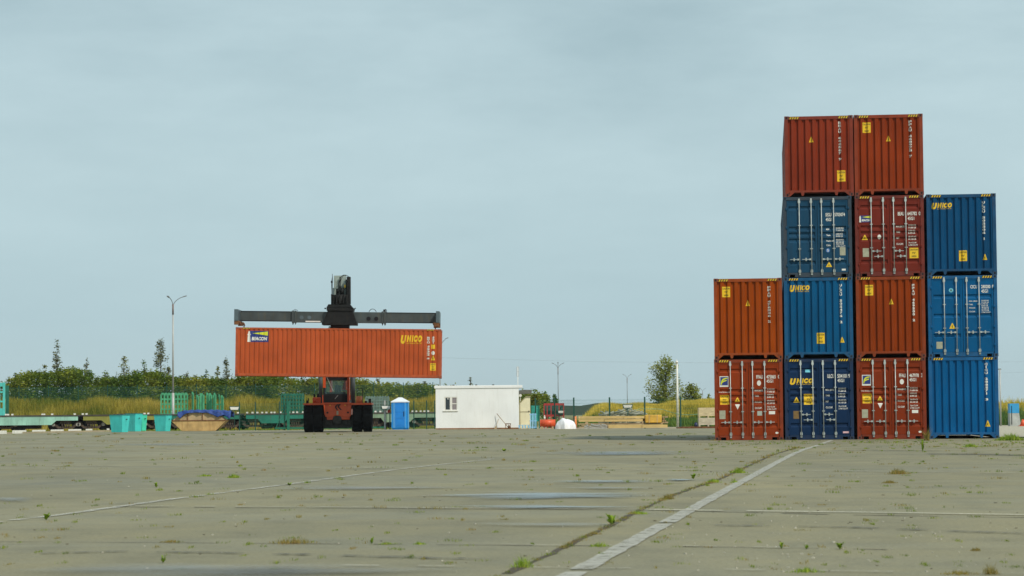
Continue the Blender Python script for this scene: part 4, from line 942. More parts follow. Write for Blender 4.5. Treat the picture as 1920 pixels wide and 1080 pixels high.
tan = M('skip_tan', (.50, .33, .13), .75, var=.25, scale=2, dirt=.8, dcol=(.25, .1, .03)); tan2 = M('skip_tan_pale', (.45, .33, .18), .75, var=.2, scale=2, dirt=.6, dcol=(.25, .12, .05))
def KX(px): return XX(px, YK)
def KZ(py): return ZZ(374, py, YK)
b = MB(t); b.prism([(KX(341), KZ(808)), (KX(404), KZ(808)), (KX(424), KZ(789)), (KX(321), KZ(789))], YK, YK + 1.7); b.build('body', tan, root, bevel=.01)
b = MB(t); b.prism([(KX(323), KZ(788)), (KX(337), KZ(777)), (KX(348), KZ(774.5)), (KX(380), KZ(773)), (KX(408), KZ(777)), (KX(422), KZ(787.9))], YK + .05, YK + 1.65); b.build('top_panel', tan2, root)
b = MB(t); b.box(KX(320), KX(425), YK - .03, YK + .06, KZ(789.4), KZ(787.6)); b.build('rim', rustm, root)
for px in (351.5, 379.5): b = MB(t); b.box(KX(px) - .025, KX(px) + .025, YK - .01, YK + .05, KZ(787.6), KZ(773.5)); b.build('rib', rustm, root)
# tarpaulin
def cloth(name, mat, label, cat, px0, px1, edge, Y0, Y1, top, seed=1, nx=46, ny=14):
    r_ = random.Random(seed); mb = MB(); mb.sm = True; ph = [r_.uniform(0, 6) for _ in range(6)]
    def hgt(px, v):
        zt = ZZ(px, top(px), Y0); zb = ZZ(px, edge(px), Y0)
        return zt, zb
    vs = []
    for j in range(ny + 1):
        v = j / ny
        for i in range(nx + 1):
            px = px0 + (px1 - px0) * i / nx; zt, zb = hgt(px, v)
            if v < .4: f = v / .4; z = zb + (zt - zb) * f; y = Y0 - .1 + .1 * f + .05 * math.sin(px * .33 + ph[0] + v * 4) * (1 - f * .5) + .018 * math.sin(px * .9 + ph[3])
            elif v < .8: f = (v - .4) / .4; z = zt + .05 * math.sin(px * .5 + ph[1]) * math.sin(f * 5) ; y = Y0 + (Y1 - Y0) * f
            else: f = (v - .8) / .2; z = zt - .4 * f; y = Y1 + .08 * f
            vs.append((XX(px, Y0), y, z))
    mb.add(vs, [(j * (nx + 1) + i, j * (nx + 1) + i + 1, (j + 1) * (nx + 1) + i + 1, (j + 1) * (nx + 1) + i) for j in range(ny) for i in range(nx)])
    o = mb.build(name, mat, None, label, cat); sld = o.modifiers.new('thick', 'SOLIDIFY'); sld.thickness = .015; return o
def lin(tab):
    def f(x):
        if x <= tab[0][0]: return tab[0][1]
        for (a, p_), (b_, q) in zip(tab[:-1], tab[1:]):
            if a <= x <= b_: return p_ + (q - p_) * (x - a) / (b_ - a)
        return tab[-1][1]
    return f
cloth('tarpaulin', M('blue_tarpaulin', (.012, .05, .23), .7, var=.4, scale=5), 'creased blue tarpaulin thrown over the tan skip', 'tarpaulin', 333, 433,
      lin([(333, 780), (338, 785), (343, 779), (350, 775), (360, 774), (375, 773.5), (390, 774), (400, 778), (408, 783), (412, 780), (420, 778), (428, 784), (431, 786), (433, 780)]), YK - .02, YK + 1.8, lin([(333, 773), (340, 770.5), (360, 769), (400, 768.8), (420, 770), (433, 771.5)]))
# kerb
kwh = M('kerb_whitewash', (.72, .72, .66), .8, var=.15, scale=5, dirt=.4, dcol=(.35, .33, .27))
for i, (a, b_) in enumerate(((-30, -14), (-6, 11), (23, 48), (60, 84), (95, 118), (128, 151), (160.5, 172), (200, 204))):
    pa, pb = G(a, 813.6 - .0235 * (a + 0)), G(b_, 813.6 - .0235 * b_)
    mb = MB(Matrix.Translation((-pa.x, -pa.y, 0))); mb.prism([(pa.x, pa.y), (pb.x, pb.y), (pb.x + .02, pb.y + .18), (pa.x + .02, pa.y + .18)], -.02, .21, axis='z')
    lab = ['', 'whitewashed kerb stone at the very left edge of the picture', 'second whitewashed kerb stone from the left', 'third whitewashed kerb stone from the left', 'fourth whitewashed kerb stone from the left', 'fifth whitewashed kerb stone from the left', 'short whitewashed kerb stone, sixth from the left', 'sliver of whitewashed kerb stone beside the leftmost bin'][i]
    if i == 0: continue
    o = mb.build('kerb_stone', kwh, None, lab, 'kerb stone', 'whitewashed kerb stones', bevel=.02); o.location = (pa.x, pa.y, 0)
pa, pb = G(-60, 815), G(430, 803.6); mb = MB(); mb.prism([(pa.x, pa.y + .16), (pb.x, pb.y + .1), (pb.x, pb.y + .3), (pa.x, pa.y + .36)], -.02, .10, axis='z'); mb.build('kerb', sand, kind='structure')
for i, (px, py, w_) in enumerate(((473, 803.5, 4.5), (493, 802, 5), (505.5, 802, 10), (300, 806.5, 3))):
    p_ = G(px, py); s_ = p_.y / 4500 * w_ / 2; mb = MB(); mb.prism([(-s_, 0), (-s_ * .8, s_ * .6), (s_ * .1, s_ * .8), (s_ * .9, s_ * .5), (s_, 0)], -.15, .15)
    o = mb.build('rubble', conc_l, None, ['small white stone by the first fence post', 'white stone between fence post and gate', 'wide white stone lying before the dark green wagon', 'white stone behind the bins'][i], 'stone', bevel=.03); o.location = (p_.x, p_.y, -.01)

# ------------------------------------------------------------------ fences
fg = M('fence_green', (.01, .15, .09), .5, var=.1); fgd = M('fence_dark_green', (.008, .07, .05), .5, var=.1)
def mesh_panel(mb, a, b, z0, z1, dx_=.06, dz=.2, r=.003):
    a = Vector(a); b = Vector(b); L_ = (b - a).length; d_ = (b - a) / L_; n_ = int(L_ / dx_); nr = Vector((-d_.y, d_.x, 0))
    for i in range(n_ + 1):
        p_ = a + d_ * (i * dx_); q = [p_ - d_ * r, p_ + d_ * r, p_ + nr * r * 2]
        mb.add([(v.x, v.y, z) for z in (z0, z1) for v in q], [(0, 1, 4, 3), (1, 2, 5, 4), (2, 0, 3, 5)])
    k_ = int((z1 - z0) / dz)
    for j in range(k_ + 1):
        z = z0 + j * dz; mb.add([(v.x, v.y, zz) for zz in (z - r, z + r) for v in (a, b, b + nr * r * 2, a + nr * r * 2)], [(0, 1, 5, 4), (1, 2, 6, 5), (2, 3, 7, 6), (3, 0, 4, 7)])
def post(mb, x, y, h_, w_=.035): mb.box(x - w_, x + w_, y - w_, y + w_, -.05, h_)
def fence(label, pts, h_, r=.003, postw=.035, dx_=.06):
    root = thing('mesh_fence', label, 'fence', (pts[0][0], pts[0][1], 0)); t = W(root)
    for x, y in pts: b = MB(t); post(b, x, y, h_ + .12, postw); b.build('post', fgd, root)
    for p_, q in zip(pts[:-1], pts[1:]): b = MB(t); mesh_panel(b, (p_[0], p_[1], 0), (q[0], q[1], 0), .08, h_, dx_, r=r); b.build('mesh_panel', fg, root)
    return root
YF = 170.0
def FX(px, Y=YF): return XX(px, Y)
fence('thin green mesh fence between the skip and the sliding gate', [(FX(443), 172), (FX(473), 172), (FX(519), 172)], 1.92)
fence('green mesh fence around the blue portable toilet', [(FX(731), YF), (FX(752.5), YF), (FX(776), YF), (FX(800), YF), (FX(815), YF)], 1.9)
fence('green mesh fence behind the timber piles with four dark posts', [(FX(1004, 162), 162), (FX(1040, 162), 162), (FX(1076, 160), 160), (FX(1143, 160), 160), (FX(1209, 159), 159), (FX(1276, 158), 158), (FX(1345, 157), 157)], 1.95, postw=.05)
# gate
root = thing('sliding_gate', 'dark green steel gate frame with a thick post, left of the lifting machine', 'gate', (FX(538), 171, 0)); t = W(root)
b = MB(t); b.box(FX(535.5), FX(540.5), 170.9, 171.1, -.02, ZZ(538, 752, 171)); b.box(FX(529), FX(532), 171.15, 171.25, -.02, 1.9); b.build('gate_post', fg, root)
b = MB(t); b.box(FX(513), FX(720), 171.0, 171.08, .08, .2); b.bar((FX(514), 171.04, .12), (FX(528), 171.04, 1.3), .05, .05); b.bar((FX(686), 171.04, .15), (FX(700), 171.04, 1.4), .05, .05); b.build('gate_rail', fg, root)
b = MB(t); mesh_panel(b, (FX(541), 171.04, 0), (FX(686), 171.04, 0), .2, 1.85, .08); b.build('mesh_panel', fg, root)
root = thing('gate_post', 'pale post with a red lifebuoy coloured sign beside the portable toilet', 'post', (FX(723), 169, 0)); root['label'] = 'pale grey post just left of the blue portable toilet'; t = W(root)
b = MB(t); b.box(FX(721.5), FX(724.5), 168.95, 169.05, -.02, ZZ(723, 751, 169)); b.build('shaft', galv, root)
b = MB(t); b.cyl((FX(731), 168.9, ZZ(731, 771, 169)), (FX(731), 168.98, ZZ(731, 771, 169)), .12, n=14); b.box(FX(724), FX(731), 168.98, 169.02, ZZ(731, 771.5, 169), ZZ(731, 770.5, 169)); b.build('red_disc', M('red_disc', (.5, .04, .02), .5), root)
# far fence on top of the left bank
YQ = 212.0; zq = bankh(-20, YQ)
root = thing('mesh_fence', 'tall green mesh fence on the grassy bank in front of the shrubs', 'fence', (-30, YQ, zq)); t = W(root)
xa = XX(-20, YQ); xb = XX(812, YQ); n_ = int((xb - xa) / 2.6)
for i in range(n_ + 1):
    x = xa + (xb - xa) * i / n_; b = MB(t); b.box(x - .03, x + .03, YQ - .03, YQ + .03, zq - .3, zq + 2.15); b.build('post', fgd, root)
b = MB(t); b.xf = b.xf @ Matrix.Translation((0, 0, zq - .1)); mesh_panel(b, (xa, YQ, 0), (xb, YQ, 0), 0, 2.1, .075, .2, .0075); b.build('mesh_panel', M('fence_far_green', (.012, .10, .062), .6), root)
# green bordered boards on the fence
for i, (px, py, Y, lab) in enumerate(((439.5, 765.5, 176, 'small white board with green border above the blue tarpaulin'), (724, 763.5, 168.7, 'small white board with green border left of the portable toilet'), (1177, 761.5, 160.3, 'small white board with green border above the grey pipe heap'))):
    x0, x1, z0, z1 = XX(px - 8.5, Y), XX(px + 8.5, Y), ZZ(px, py + 2.8, Y), ZZ(px, py - 2.4, Y); root = thing('sign_board', lab, 'sign', ((x0 + x1) / 2, Y, 0), group='green bordered boards along the fence'); t = W(root)
    sh = (x1 - x0) * .1; b = MB(t); b.prism([(x0 - .05, z1 + .04), (x0 + sh - .06, z0 - .04), (x1 - sh + .06, z0 - .04), (x1 + .05, z1 + .04)], Y, Y + .06); b.build('border', fgd, root)
    b = MB(t); b.prism([(x0, z1), (x0 + sh, z0), (x1 - sh, z0), (x1, z1)], Y - .02, Y - .003); b.build('face', white, root)
    b = MB(t); b.cyl(((x0 + x1) / 2, Y + .08, 0), ((x0 + x1) / 2, Y + .08, z1), .02, n=6); b.build('support_pole', fgd, root)

# ------------------------------------------------------------------ toilet, cabin, sheds
YO = 168.0; x0, x1 = XX(733.5, YO), XX(766.3, YO); xm = (x0 + x1) / 2
root = thing('portable_toilet', 'bright blue portable toilet with a white pointed roof', 'toilet', (xm, YO + .6, 0)); t = W(root)
blu = M('toilet_blue', (.01, .29, .78), .45, var=.08, scale=3); wr = M('toilet_roof', (.72, .76, .8), .5, var=.06)
zt = ZZ(750, 754.5, YO); b = MB(t); b.box(x0 + .02, x1 - .02, YO, YO + 1.15, .1, zt); b.box(x0 + .05, x1 - .05, YO + .05, YO + 1.1, 0, .1); b.build('body', blu, root)
b = MB(t); b.box(x0 + .26, x1 - .28, YO - .03, YO - .003, .18, zt - .06)
for z0_ in (.3, .75, 1.2): b.box(x0 + .32, x1 - .34, YO - .045, YO - .03, z0_, z0_ + .36)
do = b.build('door', M('toilet_door_blue', (.012, .23, .70), .45, var=.08), root)
b = MB(t); b.box(x1 - .36, x1 - .32, YO - .06, YO - .045, .9, 1.25); b.build('handle', dark, do)
for a in (x0 + .16, x0 + .245, x1 - .24, x1 - .02): b = MB(t); b.box(a - .03, a + .02, YO - .04, YO - .003, .1, zt); b.build('corner_strip', M('toilet_pale_blue', (.12, .42, .78), .5), root)
b = MB(t); b.add([(x0 - .03, YO - .05, zt), (x1 + .03, YO - .05, zt), (x1 + .03, YO + 1.2, zt), (x0 - .03, YO + 1.2, zt), (x0 - .03, YO - .05, zt + .06), (x1 + .03, YO - .05, zt + .06), (x1 + .03, YO + 1.2, zt + .06), (x0 - .03, YO + 1.2, zt + .06), (xm - .12, YO + .4, zt + .35), (xm + .12, YO + .4, zt + .35), (xm + .12, YO + .8, zt + .35), (xm - .12, YO + .8, zt + .35)],
      [(3, 2, 1, 0), (0, 1, 5, 4), (1, 2, 6, 5), (2, 3, 7, 6), (3, 0, 4, 7), (4, 5, 9, 8), (5, 6, 10, 9), (6, 7, 11, 10), (7, 4, 8, 11), (8, 9, 10, 11)]); b.build('roof', wr, root)

YB_ = 163.0; wp = M('cabin_white', (.84, .86, .85), .7, var=.05, scale=.8, dirt=.28, dcol=(.55, .55, .48), bump=.15, bscale=8)
root = thing('site_cabin', 'white windowed cabin with a flat overhanging roof', 'cabin', (XX(895, YB_), YB_ + 1.2, 0)); t = W(root)
x0, x1 = XX(817, YB_), XX(973, YB_); zt = ZZ(895, 728, YB_)
wx0, wx1, wz0, wz1 = XX(833, YB_), XX(857.5, YB_), ZZ(845, 769.5, YB_), ZZ(845, 744, YB_)
b = MB(t)
b.box(x0, wx0, YB_, YB_ + .1, 0, zt); b.box(wx1, x1, YB_, YB_ + .1, 0, zt); b.box(wx0, wx1, YB_, YB_ + .1, 0, wz0); b.box(wx0, wx1, YB_, YB_ + .1, wz1, zt)
b.box(x0, x0 + .1, YB_ + .1, YB_ + 2.4, 0, zt); b.box(x1 - .1, x1, YB_ + .1, YB_ + 2.4, 0, zt); b.box(x0 + .1, x1 - .1, YB_ + 2.3, YB_ + 2.4, 0, zt); b.build('wall', wp, root)
b = MB(t); b.box(x0 + .1, x1 - .1, YB_ + .1, YB_ + 2.3, .05, .1); b.build('floor', dark, root)
b = MB(t); b.box(XX(814.5, YB_), XX(980, YB_), YB_ - .05, YB_ + 2.6, zt, ZZ(895, 722.6, YB_)); b.build('roof', wp, root, bevel=.02)
b = MB(t); b.box(x0, x1, YB_ - .012, YB_, .0, .09); b.build('plinth', M('plinth_rust', (.25, .13, .06), .9, var=.3), root)
wi = MB(t); fw = .05
for a, c in ((wx0, wx0 + .09), (wx1 - .05, wx1), ((wx0 + wx1) / 2 - .06, (wx0 + wx1) / 2 + .1)): wi.box(a, c, YB_ + .01, YB_ + .07, wz0, wz1)
wi.box(wx0 + .09, wx1 - .05, YB_ + .012, YB_ + .068, wz0, wz0 + .05); wi.box(wx0 + .09, wx1 - .05, YB_ + .012, YB_ + .068, wz1 - .06, wz1); mxw = (wx0 + wx1) / 2 + .1
wi.box(mxw, wx1 - .05, YB_ + .014, YB_ + .06, (wz0 + wz1) / 2 - .04, (wz0 + wz1) / 2 + .02); wo = wi.build('window', white, root)
b = MB(t); b.box(wx0 + .09, (wx0 + wx1) / 2 - .06, YB_ + .035, YB_ + .045, wz0 + .05, wz1 - .06); b.build('pane', glass, wo)
b = MB(t); b.box(mxw, wx1 - .05, YB_ + .035, YB_ + .045, wz0 + .05, wz1 - .06); b.build('pane', M('curtained_pane', (.27, .24, .25), .3, var=.2, scale=9, stretch=(6, 1, .5)), wo)
b = MB(t); b.box(wx0 - .08, wx1 + .06, YB_ - .06, YB_ + .0, wz0 - .06, wz0 - .01); b.build('sill', white, wo)
b = MB(t); b.box(wx0 + .22, wx0 + .29, YB_ + .02, YB_ + .03, wz1 - .17, wz1 - .09); b.build('notice', white, wo)
b = MB(t)
for px in (850, 893, 925): x = XX(px, YB_); zz = ZZ(895, 722.6, YB_); b.cyl((x, YB_ + .8, zz), (x, YB_ + .8, zz + .07), .07, n=8)
b.build('roof_vent', dark, root)
root = thing('antenna_mast', 'thin white antenna mast above the right end of the white cabin', 'antenna', (XX(971.5, 166), 166, 0)); t = W(root)
b = MB(t); b.cyl((XX(971.5, 166), 166, 0), (XX(971.5, 166), 166, ZZ(971, 687, 166)), .022, n=6); b.build('pole', white, root)
b = MB(t); xq = XX(971.5, 166)
for dxx in (-.07, .07): b.cyl((xq + dxx, 166, ZZ(971, 706, 166)), (xq + dxx, 166, ZZ(971, 688, 166)), .016, n=5)
for py in (706, 697, 688): b.box(xq - .07, xq + .07, 165.98, 166.02, ZZ(971, py, 166) - .012, ZZ(971, py, 166) + .012)
b.build('aerial', galv, root)
# rake, bench and shovel at the cabin wall
root = thing('shovel', 'long handled shovel leaning left against the cabin wall', 'shovel', (XX(953, 162.4), 162.4, 0)); t = W(root)
b = MB(t); b.cyl((XX(954, 162.3), 162.3, .05), (XX(931.5, 162.8), 162.85, ZZ(931.5, 775.5, 162.8)), .022, n=6); b.build('handle', wood2, root)
b = MB(t); b.prism([(XX(952, 162.3), .03), (XX(957, 162.3), 0), (XX(956, 162.3), .22), (XX(953, 162.3), .3)], 162.25, 162.3); b.build('blade', rustm, root)
root = thing('broom', 'short broom leaning right against the cabin wall', 'broom', (XX(929, 162.4), 162.4, 0)); t = W(root)
b = MB(t); b.cyl((XX(929, 162.4), 162.4, .05), (XX(934.5, 162.85), 162.88, ZZ(934, 786, 162.8)), .018, n=6); b.build('handle', wood2, root)
b = MB(t); b.prism([(XX(926, 162.4), 0), (XX(932, 162.4), 0), (XX(930.5, 162.4), .22), (XX(929, 162.4), .22)], 162.36, 162.44); b.build('brush', wood2, root)
root = thing('stool', 'small rusty steel stool beside the shovel', 'stool', (XX(952 + 0, 162), 162, 0)); xs0, xs1 = XX(947, 161.8), XX(958, 161.8); t = W(root)
b = MB(t); b.box(xs0, xs1, 161.8, 162.1, .32, .38); b.build('seat', rustm, root)
for a in (xs0 + .03, xs1 - .03):
    for y in (161.83, 162.07): b = MB(t); b.box(a - .02, a + .02, y - .02, y + .02, 0, .32); b.build('leg', rustm, root)
# beige shed
beige = M('shed_beige', (.76, .72, .5), .7, var=.08, scale=1.5, dirt=.25, dcol=(.35, .3, .2)); YD = 166.0
root = thing('shed', 'beige metal shed with a cut corner roof, right of the white cabin', 'shed', (XX(984, YD), YD, 0)); t = W(root)
def DX(px): return XX(px, YD)
def DZ(py): return ZZ(985, py, YD)
b = MB(t); b.prism([(DX(960), 0), (DX(994.3), 0), (DX(994.3), DZ(744)), (DX(987), DZ(744)), (DX(976), DZ(755)), (DX(960), DZ(757))], YD, YD + 2); b.build('wall', beige, root)
b = MB(t); b.prism([(DX(973), DZ(754)), (DX(975.6), DZ(753.4)), (DX(986.5), DZ(742.6)), (DX(995.5), DZ(742.6)), (DX(995.5), DZ(744)), (DX(987), DZ(744)), (DX(976), DZ(755)), (DX(973), DZ(756))], YD - .08, YD + 2.08); b.build('roof_edge', M('trim_olive', (.3, .28, .14), .7), root)
b = MB(t); b.box(DX(974), DX(994), YD - .02, YD - .003, DZ(772.6), DZ(771.6)); b.box(DX(974.5), DX(975.4), YD - .03, YD - .003, 0, DZ(757)); b.build('seam', M('trim_brown', (.25, .2, .1), .7), root)
b = MB(t); b.box(DX(991), DX(992.5), YD - .05, YD - .003, DZ(772), DZ(770)); b.build('handle', dark, root)
b = MB(t); b.prism([(DX(960), DZ(738)), (DX(997), DZ(738)), (DX(998), DZ(731)), (DX(984), DZ(730.5)), (DX(960), DZ(733))], YD + .8, YD + 2.5); b.build('canopy', M('canopy_grey', (.13, .13, .11), .8, var=.3, scale=4, stretch=(8, 1, 1)), root)
b = MB(t); b.cyl((DX(976), YD - .2, DZ(741.5)), (DX(976), YD - .05, DZ(741.5)), .1, n=14); b.box(DX(975.2), DX(976.4), YD - .05, YD + .02, DZ(752), DZ(741)); b.build('lamp', white, root)

# turquoise panel, red cage, pallets, drum, bag
YP = 163.5
def vpanel(name, label, cat, px0, px1, py0, py1, Y, mat, n=8, thick=.06, frame=None):
    x0, x1, z0, z1 = XX(px0, Y), XX(px1, Y), max(0, ZZ(px0, py1, Y)), ZZ(px0, py0, Y); root = thing(name, label, cat, ((x0 + x1) / 2, Y, 0)); t = W(root)
    b = MB(t); b.sheet([(x0 + (x1 - x0) * i / (2 * n), (.05 if i % 2 else 0)) for i in range(2 * n + 1)], z0, z1, lambda u, d_, a: (u, Y + d_, a)); o = b.build('sheet', mat, root); sm_ = o.modifiers.new('t', 'SOLIDIFY'); sm_.thickness = .01
    b = MB(t)
    for x in (x0, x1): b.box(x - .03, x + .03, Y - .03, Y + .06, 0, z1 + .03)
    b.build('frame', frame or mat, root); return root
vpanel('sheet_panel', 'turquoise ribbed sheet panel right of the beige shed', 'panel', 996, 1011, 760.5, 790, YP, M('panel_turq', (.06, .42, .34), .6, var=.2), 6, frame=fg)
root = thing('wheeled_cage', 'red framed cage with dark mesh windows behind the white bag', 'cage', (XX(1038, 162), 162, 0)); t = W(root); Yc = 164.5; red = M('cage_red', (.42, .02, .025), .5, var=.15)
def QX(px): return XX(px, Yc)
def QZ(py): return ZZ(1038, py, Yc)
b = MB(t); b.box(QX(1020), QX(1058), Yc, Yc + .1, QZ(760), QZ(756)); b.box(QX(1020), QX(1058), Yc, Yc + .1, QZ(781), QZ(777.5)); b.box(QX(1020), QX(1058), Yc + 1.2, Yc + 1.3, QZ(760), QZ(756))
for px in (1020.5, 1026, 1033.5, 1041, 1048.5, 1057): b.box(QX(px) - .03, QX(px) + .03, Yc - .01, Yc + .09, .02, QZ(757))
for px in (1020.5, 1057): b.box(QX(px) - .03, QX(px) + .03, Yc + .1, Yc + 1.3, QZ(758), QZ(757)); b.box(QX(px) - .03, QX(px) + .03, Yc + 1.2, Yc + 1.29, .02, QZ(757))
b.build('frame', red, root)
b = MB(t); b.box(QX(1021), QX(1057), Yc + .5, Yc + .55, QZ(778), QZ(760)); b.build('mesh_infill', M('cage_mesh', (.03, .09, .08), .8, var=.6, scale=9), root)
b = MB(t); b.box(QX(1047), QX(1056), Yc - .2, Yc - .1, QZ(774.5), QZ(770.5)); b.m = 1; b.box(QX(1047), QX(1056), Yc - .22, Yc - .1, QZ(779), QZ(774.6)); b.build('box', [white, dark], root)
bp = M('pallet_blue', (.26, .52, .74), .65, var=.2, scale=4)
def pallet(label, px0, px1, py0, py1, Y, lean, mat=bp):
    x0, x1, z0, z1 = XX(px0, Y), XX(px1, Y), max(.01, ZZ(px0, py1, Y)), ZZ(px0, py0, Y); root = thing('pallet', label, 'pallet', ((x0 + x1) / 2, Y, 0), group='blue pallets by the beige shed'); t = W(root)
    if lean:
        n = 4
        for i in range(n): b = MB(t); x = x0 + (x1 - x0) * (i + .5) / n; b.bar((x, Y, z0), (x, Y + .35, z1), .05, .03); b.build('board', mat, root)
        for f in (.08, .5, .92): b = MB(t); z = z0 + (z1 - z0) * f; b.box(x0, x1, Y + .35 * f + .03, Y + .35 * f + .1, z - .04, z + .04); b.build('bearer', mat, root)
    else:
        for i in range(5): b = MB(t); y = Y + i * .24; b.box(x0, x1, y, y + .14, z1 - .03, z1); b.build('board', mat, root)
        for f in (.05, .37, .63, .95):
            b = MB(t); x = x0 + (x1 - x0) * f; b.box(x - .05, x + .05, Y, Y + 1.1, z0, z1 - .03); b.build('bearer', mat, root)
    return root
pallet('blue pallet standing upright against the turquoise panel', 993, 1006, 775, 803.5, 161.6, True)
pallet('blue pallet lying flat at the foot of the beige shed', 972.5, 992, 797, 803, 161.6, False)
root = thing('watering_drum', 'small turquoise tank on the upright blue pallet', 'tank', (XX(1003, 162.6), 162.6, 0)); root.name = 'plastic_tank'; t = W(root)
b = MB(t); b.cyl((XX(1003, 162.6), 162.6, 0), (XX(1003, 162.6), 162.6, ZZ(1003, 775, 162.6)), .13, .11, n=14); b.build('body', M('tank_turquoise', (.08, .5, .42), .5), root)
b = MB(t); b.cyl((XX(1003, 162.6), 162.6, ZZ(1003, 775, 162.6)), (XX(1003, 162.6), 162.6, ZZ(1003, 773.6, 162.6)), .06, n=10); b.build('cap', dark, root)
Ydr = 161; root = thing('fuel_drum', 'long orange red cylinder lying on its side left of the white bag', 'drum', (XX(1026, Ydr), Ydr, 0)); t = W(root); r = .25
orr = M('drum_orange', (.72, .10, .03), .45, var=.08)
b = MB(t); b.cyl((XX(1012.5, Ydr), Ydr, r + .12), (XX(1041, Ydr), Ydr, r + .12), r, n=24); b.build('body', orr, root)
for px in (1013, 1022, 1033): b = MB(t); b.cyl((XX(px, Ydr) - .015, Ydr, r + .12), (XX(px, Ydr) + .015, Ydr, r + .12), r + .012, n=24); b.build('hoop', orr, root)
for px in (1016, 1036): b = MB(t); b.box(XX(px, Ydr) - .06, XX(px, Ydr) + .06, Ydr - .25, Ydr + .25, 0, .16); b.build('chock', wood2, root)
Ydr = 163.2; root = thing('barrel', 'upright orange barrel just right of the white bag', 'barrel', (XX(1078, Ydr), Ydr, 0)); t = W(root)
b = MB(t); b.cyl((XX(1077.5, Ydr), Ydr, 0), (XX(1077.5, Ydr), Ydr, .82), .16, .13, n=16); b.build('body', M('barrel_orange', (.75, .22, .05), .55, var=.15), root)
b = MB(t); b.cyl((XX(1077.5, Ydr), Ydr, .82), (XX(1077.5, Ydr), Ydr, .87), .08, n=12); b.build('cap', dark, root)
for (px, py, h_, lab) in ((1021, 762 + 10, .3, ''), (1021, 786, .3, 'white plastic bottle standing on the orange red cylinder')):
    if not lab: continue
    Yq = 161; z0 = .62; root = thing('bottle', lab, 'bottle', (XX(px, Yq), Yq, z0)); t = W(root)
    b = MB(t); b.cyl((XX(px, Yq), Yq, z0 - .01), (XX(px, Yq), Yq, z0 + .2), .06, n=12); b.build('body', white, root)
    b = MB(t); b.cyl((XX(px, Yq), Yq, z0 + .2), (XX(px, Yq), Yq, z0 + .29), .03, n=10); b.build('neck', white, root)
def heap(name, label, cat, mat, px0, px1, ptop, pbot, Y, seed, thick=1.2, nx=36, ny=14, prof=None):
    r_ = random.Random(seed); ph = [r_.uniform(0, 6) for _ in range(8)]; x0, x1 = XX(px0, Y), XX(px1, Y); H = ZZ((px0 + px1) / 2, ptop, Y); mb = MB(); mb.sm = True
    prof = prof or (lambda u: max(0, 1 - abs(u) ** 3.0) ** .5); cx = (x0 + x1) / 2; hw = (x1 - x0) / 2; vs = []
    for j in range(ny + 1):
        v = j / ny * math.pi
        for i in range(nx + 1):
            u = -1 + 2 * i / nx; h_ = H * prof(u); k_ = 1 + .05 * math.sin(6 * u + ph[0] + 2 * v) + .03 * math.sin(12 * u + ph[1] - 3 * v) + .015 * math.sin(21 * u + 5 * v + ph[2])
            vs.append((u * hw, -math.cos(v) * thick / 2 * (max(.02, prof(u))) * k_, max(-.02, math.sin(v) ** .7 * h_ * k_ if 0 < j < ny else -.02)))
    mb.add(vs, [(j * (nx + 1) + i, j * (nx + 1) + i + 1, (j + 1) * (nx + 1) + i + 1, (j + 1) * (nx + 1) + i) for j in range(ny) for i in range(nx)])
    o = mb.build(name, mat, None, label, cat); o.location = (cx, Y + thick / 2, 0); return o
heap('bulk_bag', 'bulging white bag heaped beside the orange red cylinder', 'bag', M('bag_white', (.82, .83, .86), .6, var=.05, bump=.3, bscale=5), 1040.5, 1081, 784, 803.5, 159.4, 3, prof=lambda u: max(0, 1 - abs(u) ** 3.2) ** .5 * (.82 + .2 * math.exp(-((u + .12) * 3) ** 2)))
# timber piles
root = None
def timber(label, px0, px1, z0, z1, Y, ny, nz, mat, group='timber piled along the fence'):
    x0, x1 = XX(px0, Y), XX(px1, Y); root = thing('timber_pile', label, 'timber', ((x0 + x1) / 2, Y, z0), group=group); t = W(root); r_ = random.Random(int(px0))
    hz = (z1 - z0) / nz
    for k_ in range(nz):
        b = MB(t)
        for i in range(ny): sp_ = x0 + (x1 - x0) * r_.uniform(.3, .7); jz = r_.uniform(-.014, .014); jy = r_.uniform(-.05, .05); b.box(x0 + r_.uniform(-.15, .2), sp_ - .01, Y + i * .22 + jy, Y + i * .22 + .18 + jy, z0 + k_ * hz + .02, z0 + (k_ + 1) * hz - .012 + jz); b.box(sp_ + .01, x1 + r_.uniform(-.25, .15), Y + i * .22 + .01 - jy, Y + i * .22 + .19 - jy, z0 + k_ * hz + .02, z0 + (k_ + 1) * hz - .012 - jz)
        b.build('plank_layer', mat, root)
    return root
YM = 157.0
def zz(py, px=1150): return ZZ(px, py, YM)
timber('lower pile of weathered planks, dark gaps between, on the ground', 1086, 1246, .06, zz(793.5), YM, 5, 3, wood2)
for px in (1100, 1150, 1205): b = MB(); b.box(XX(px, YM) - .09, XX(px, YM) + .09, YM + .05, YM + 1.1, zz(793.5), zz(791)); b.build('timber_bearer', wood2, None, ['dark bearer block under the left part of the upper planks', 'dark bearer block under the middle of the upper planks', 'dark bearer block under the right end of the upper planks'][(1100, 1150, 1205).index(px)], 'timber block')
timber('upper pile of clean yellow planks', 1087, 1208, zz(791), zz(780), YM, 4, 2, wood)
timber('long pale squared beam in front of the planks, at ground level', 1143, 1250, .02, .26, YM - .5, 2, 1, wood)
timber('thin loose plank lying on the concrete before the pile', 1140, 1152, .004, .05, YM - 1.6, 1, 1, wood2)
root = thing('wrapped_pack', 'yellow orange wrapped timber pack sitting on the right end of the planks', 'timber pack', (XX(1225, YM), YM + .3, zz(793.5))); t = W(root)
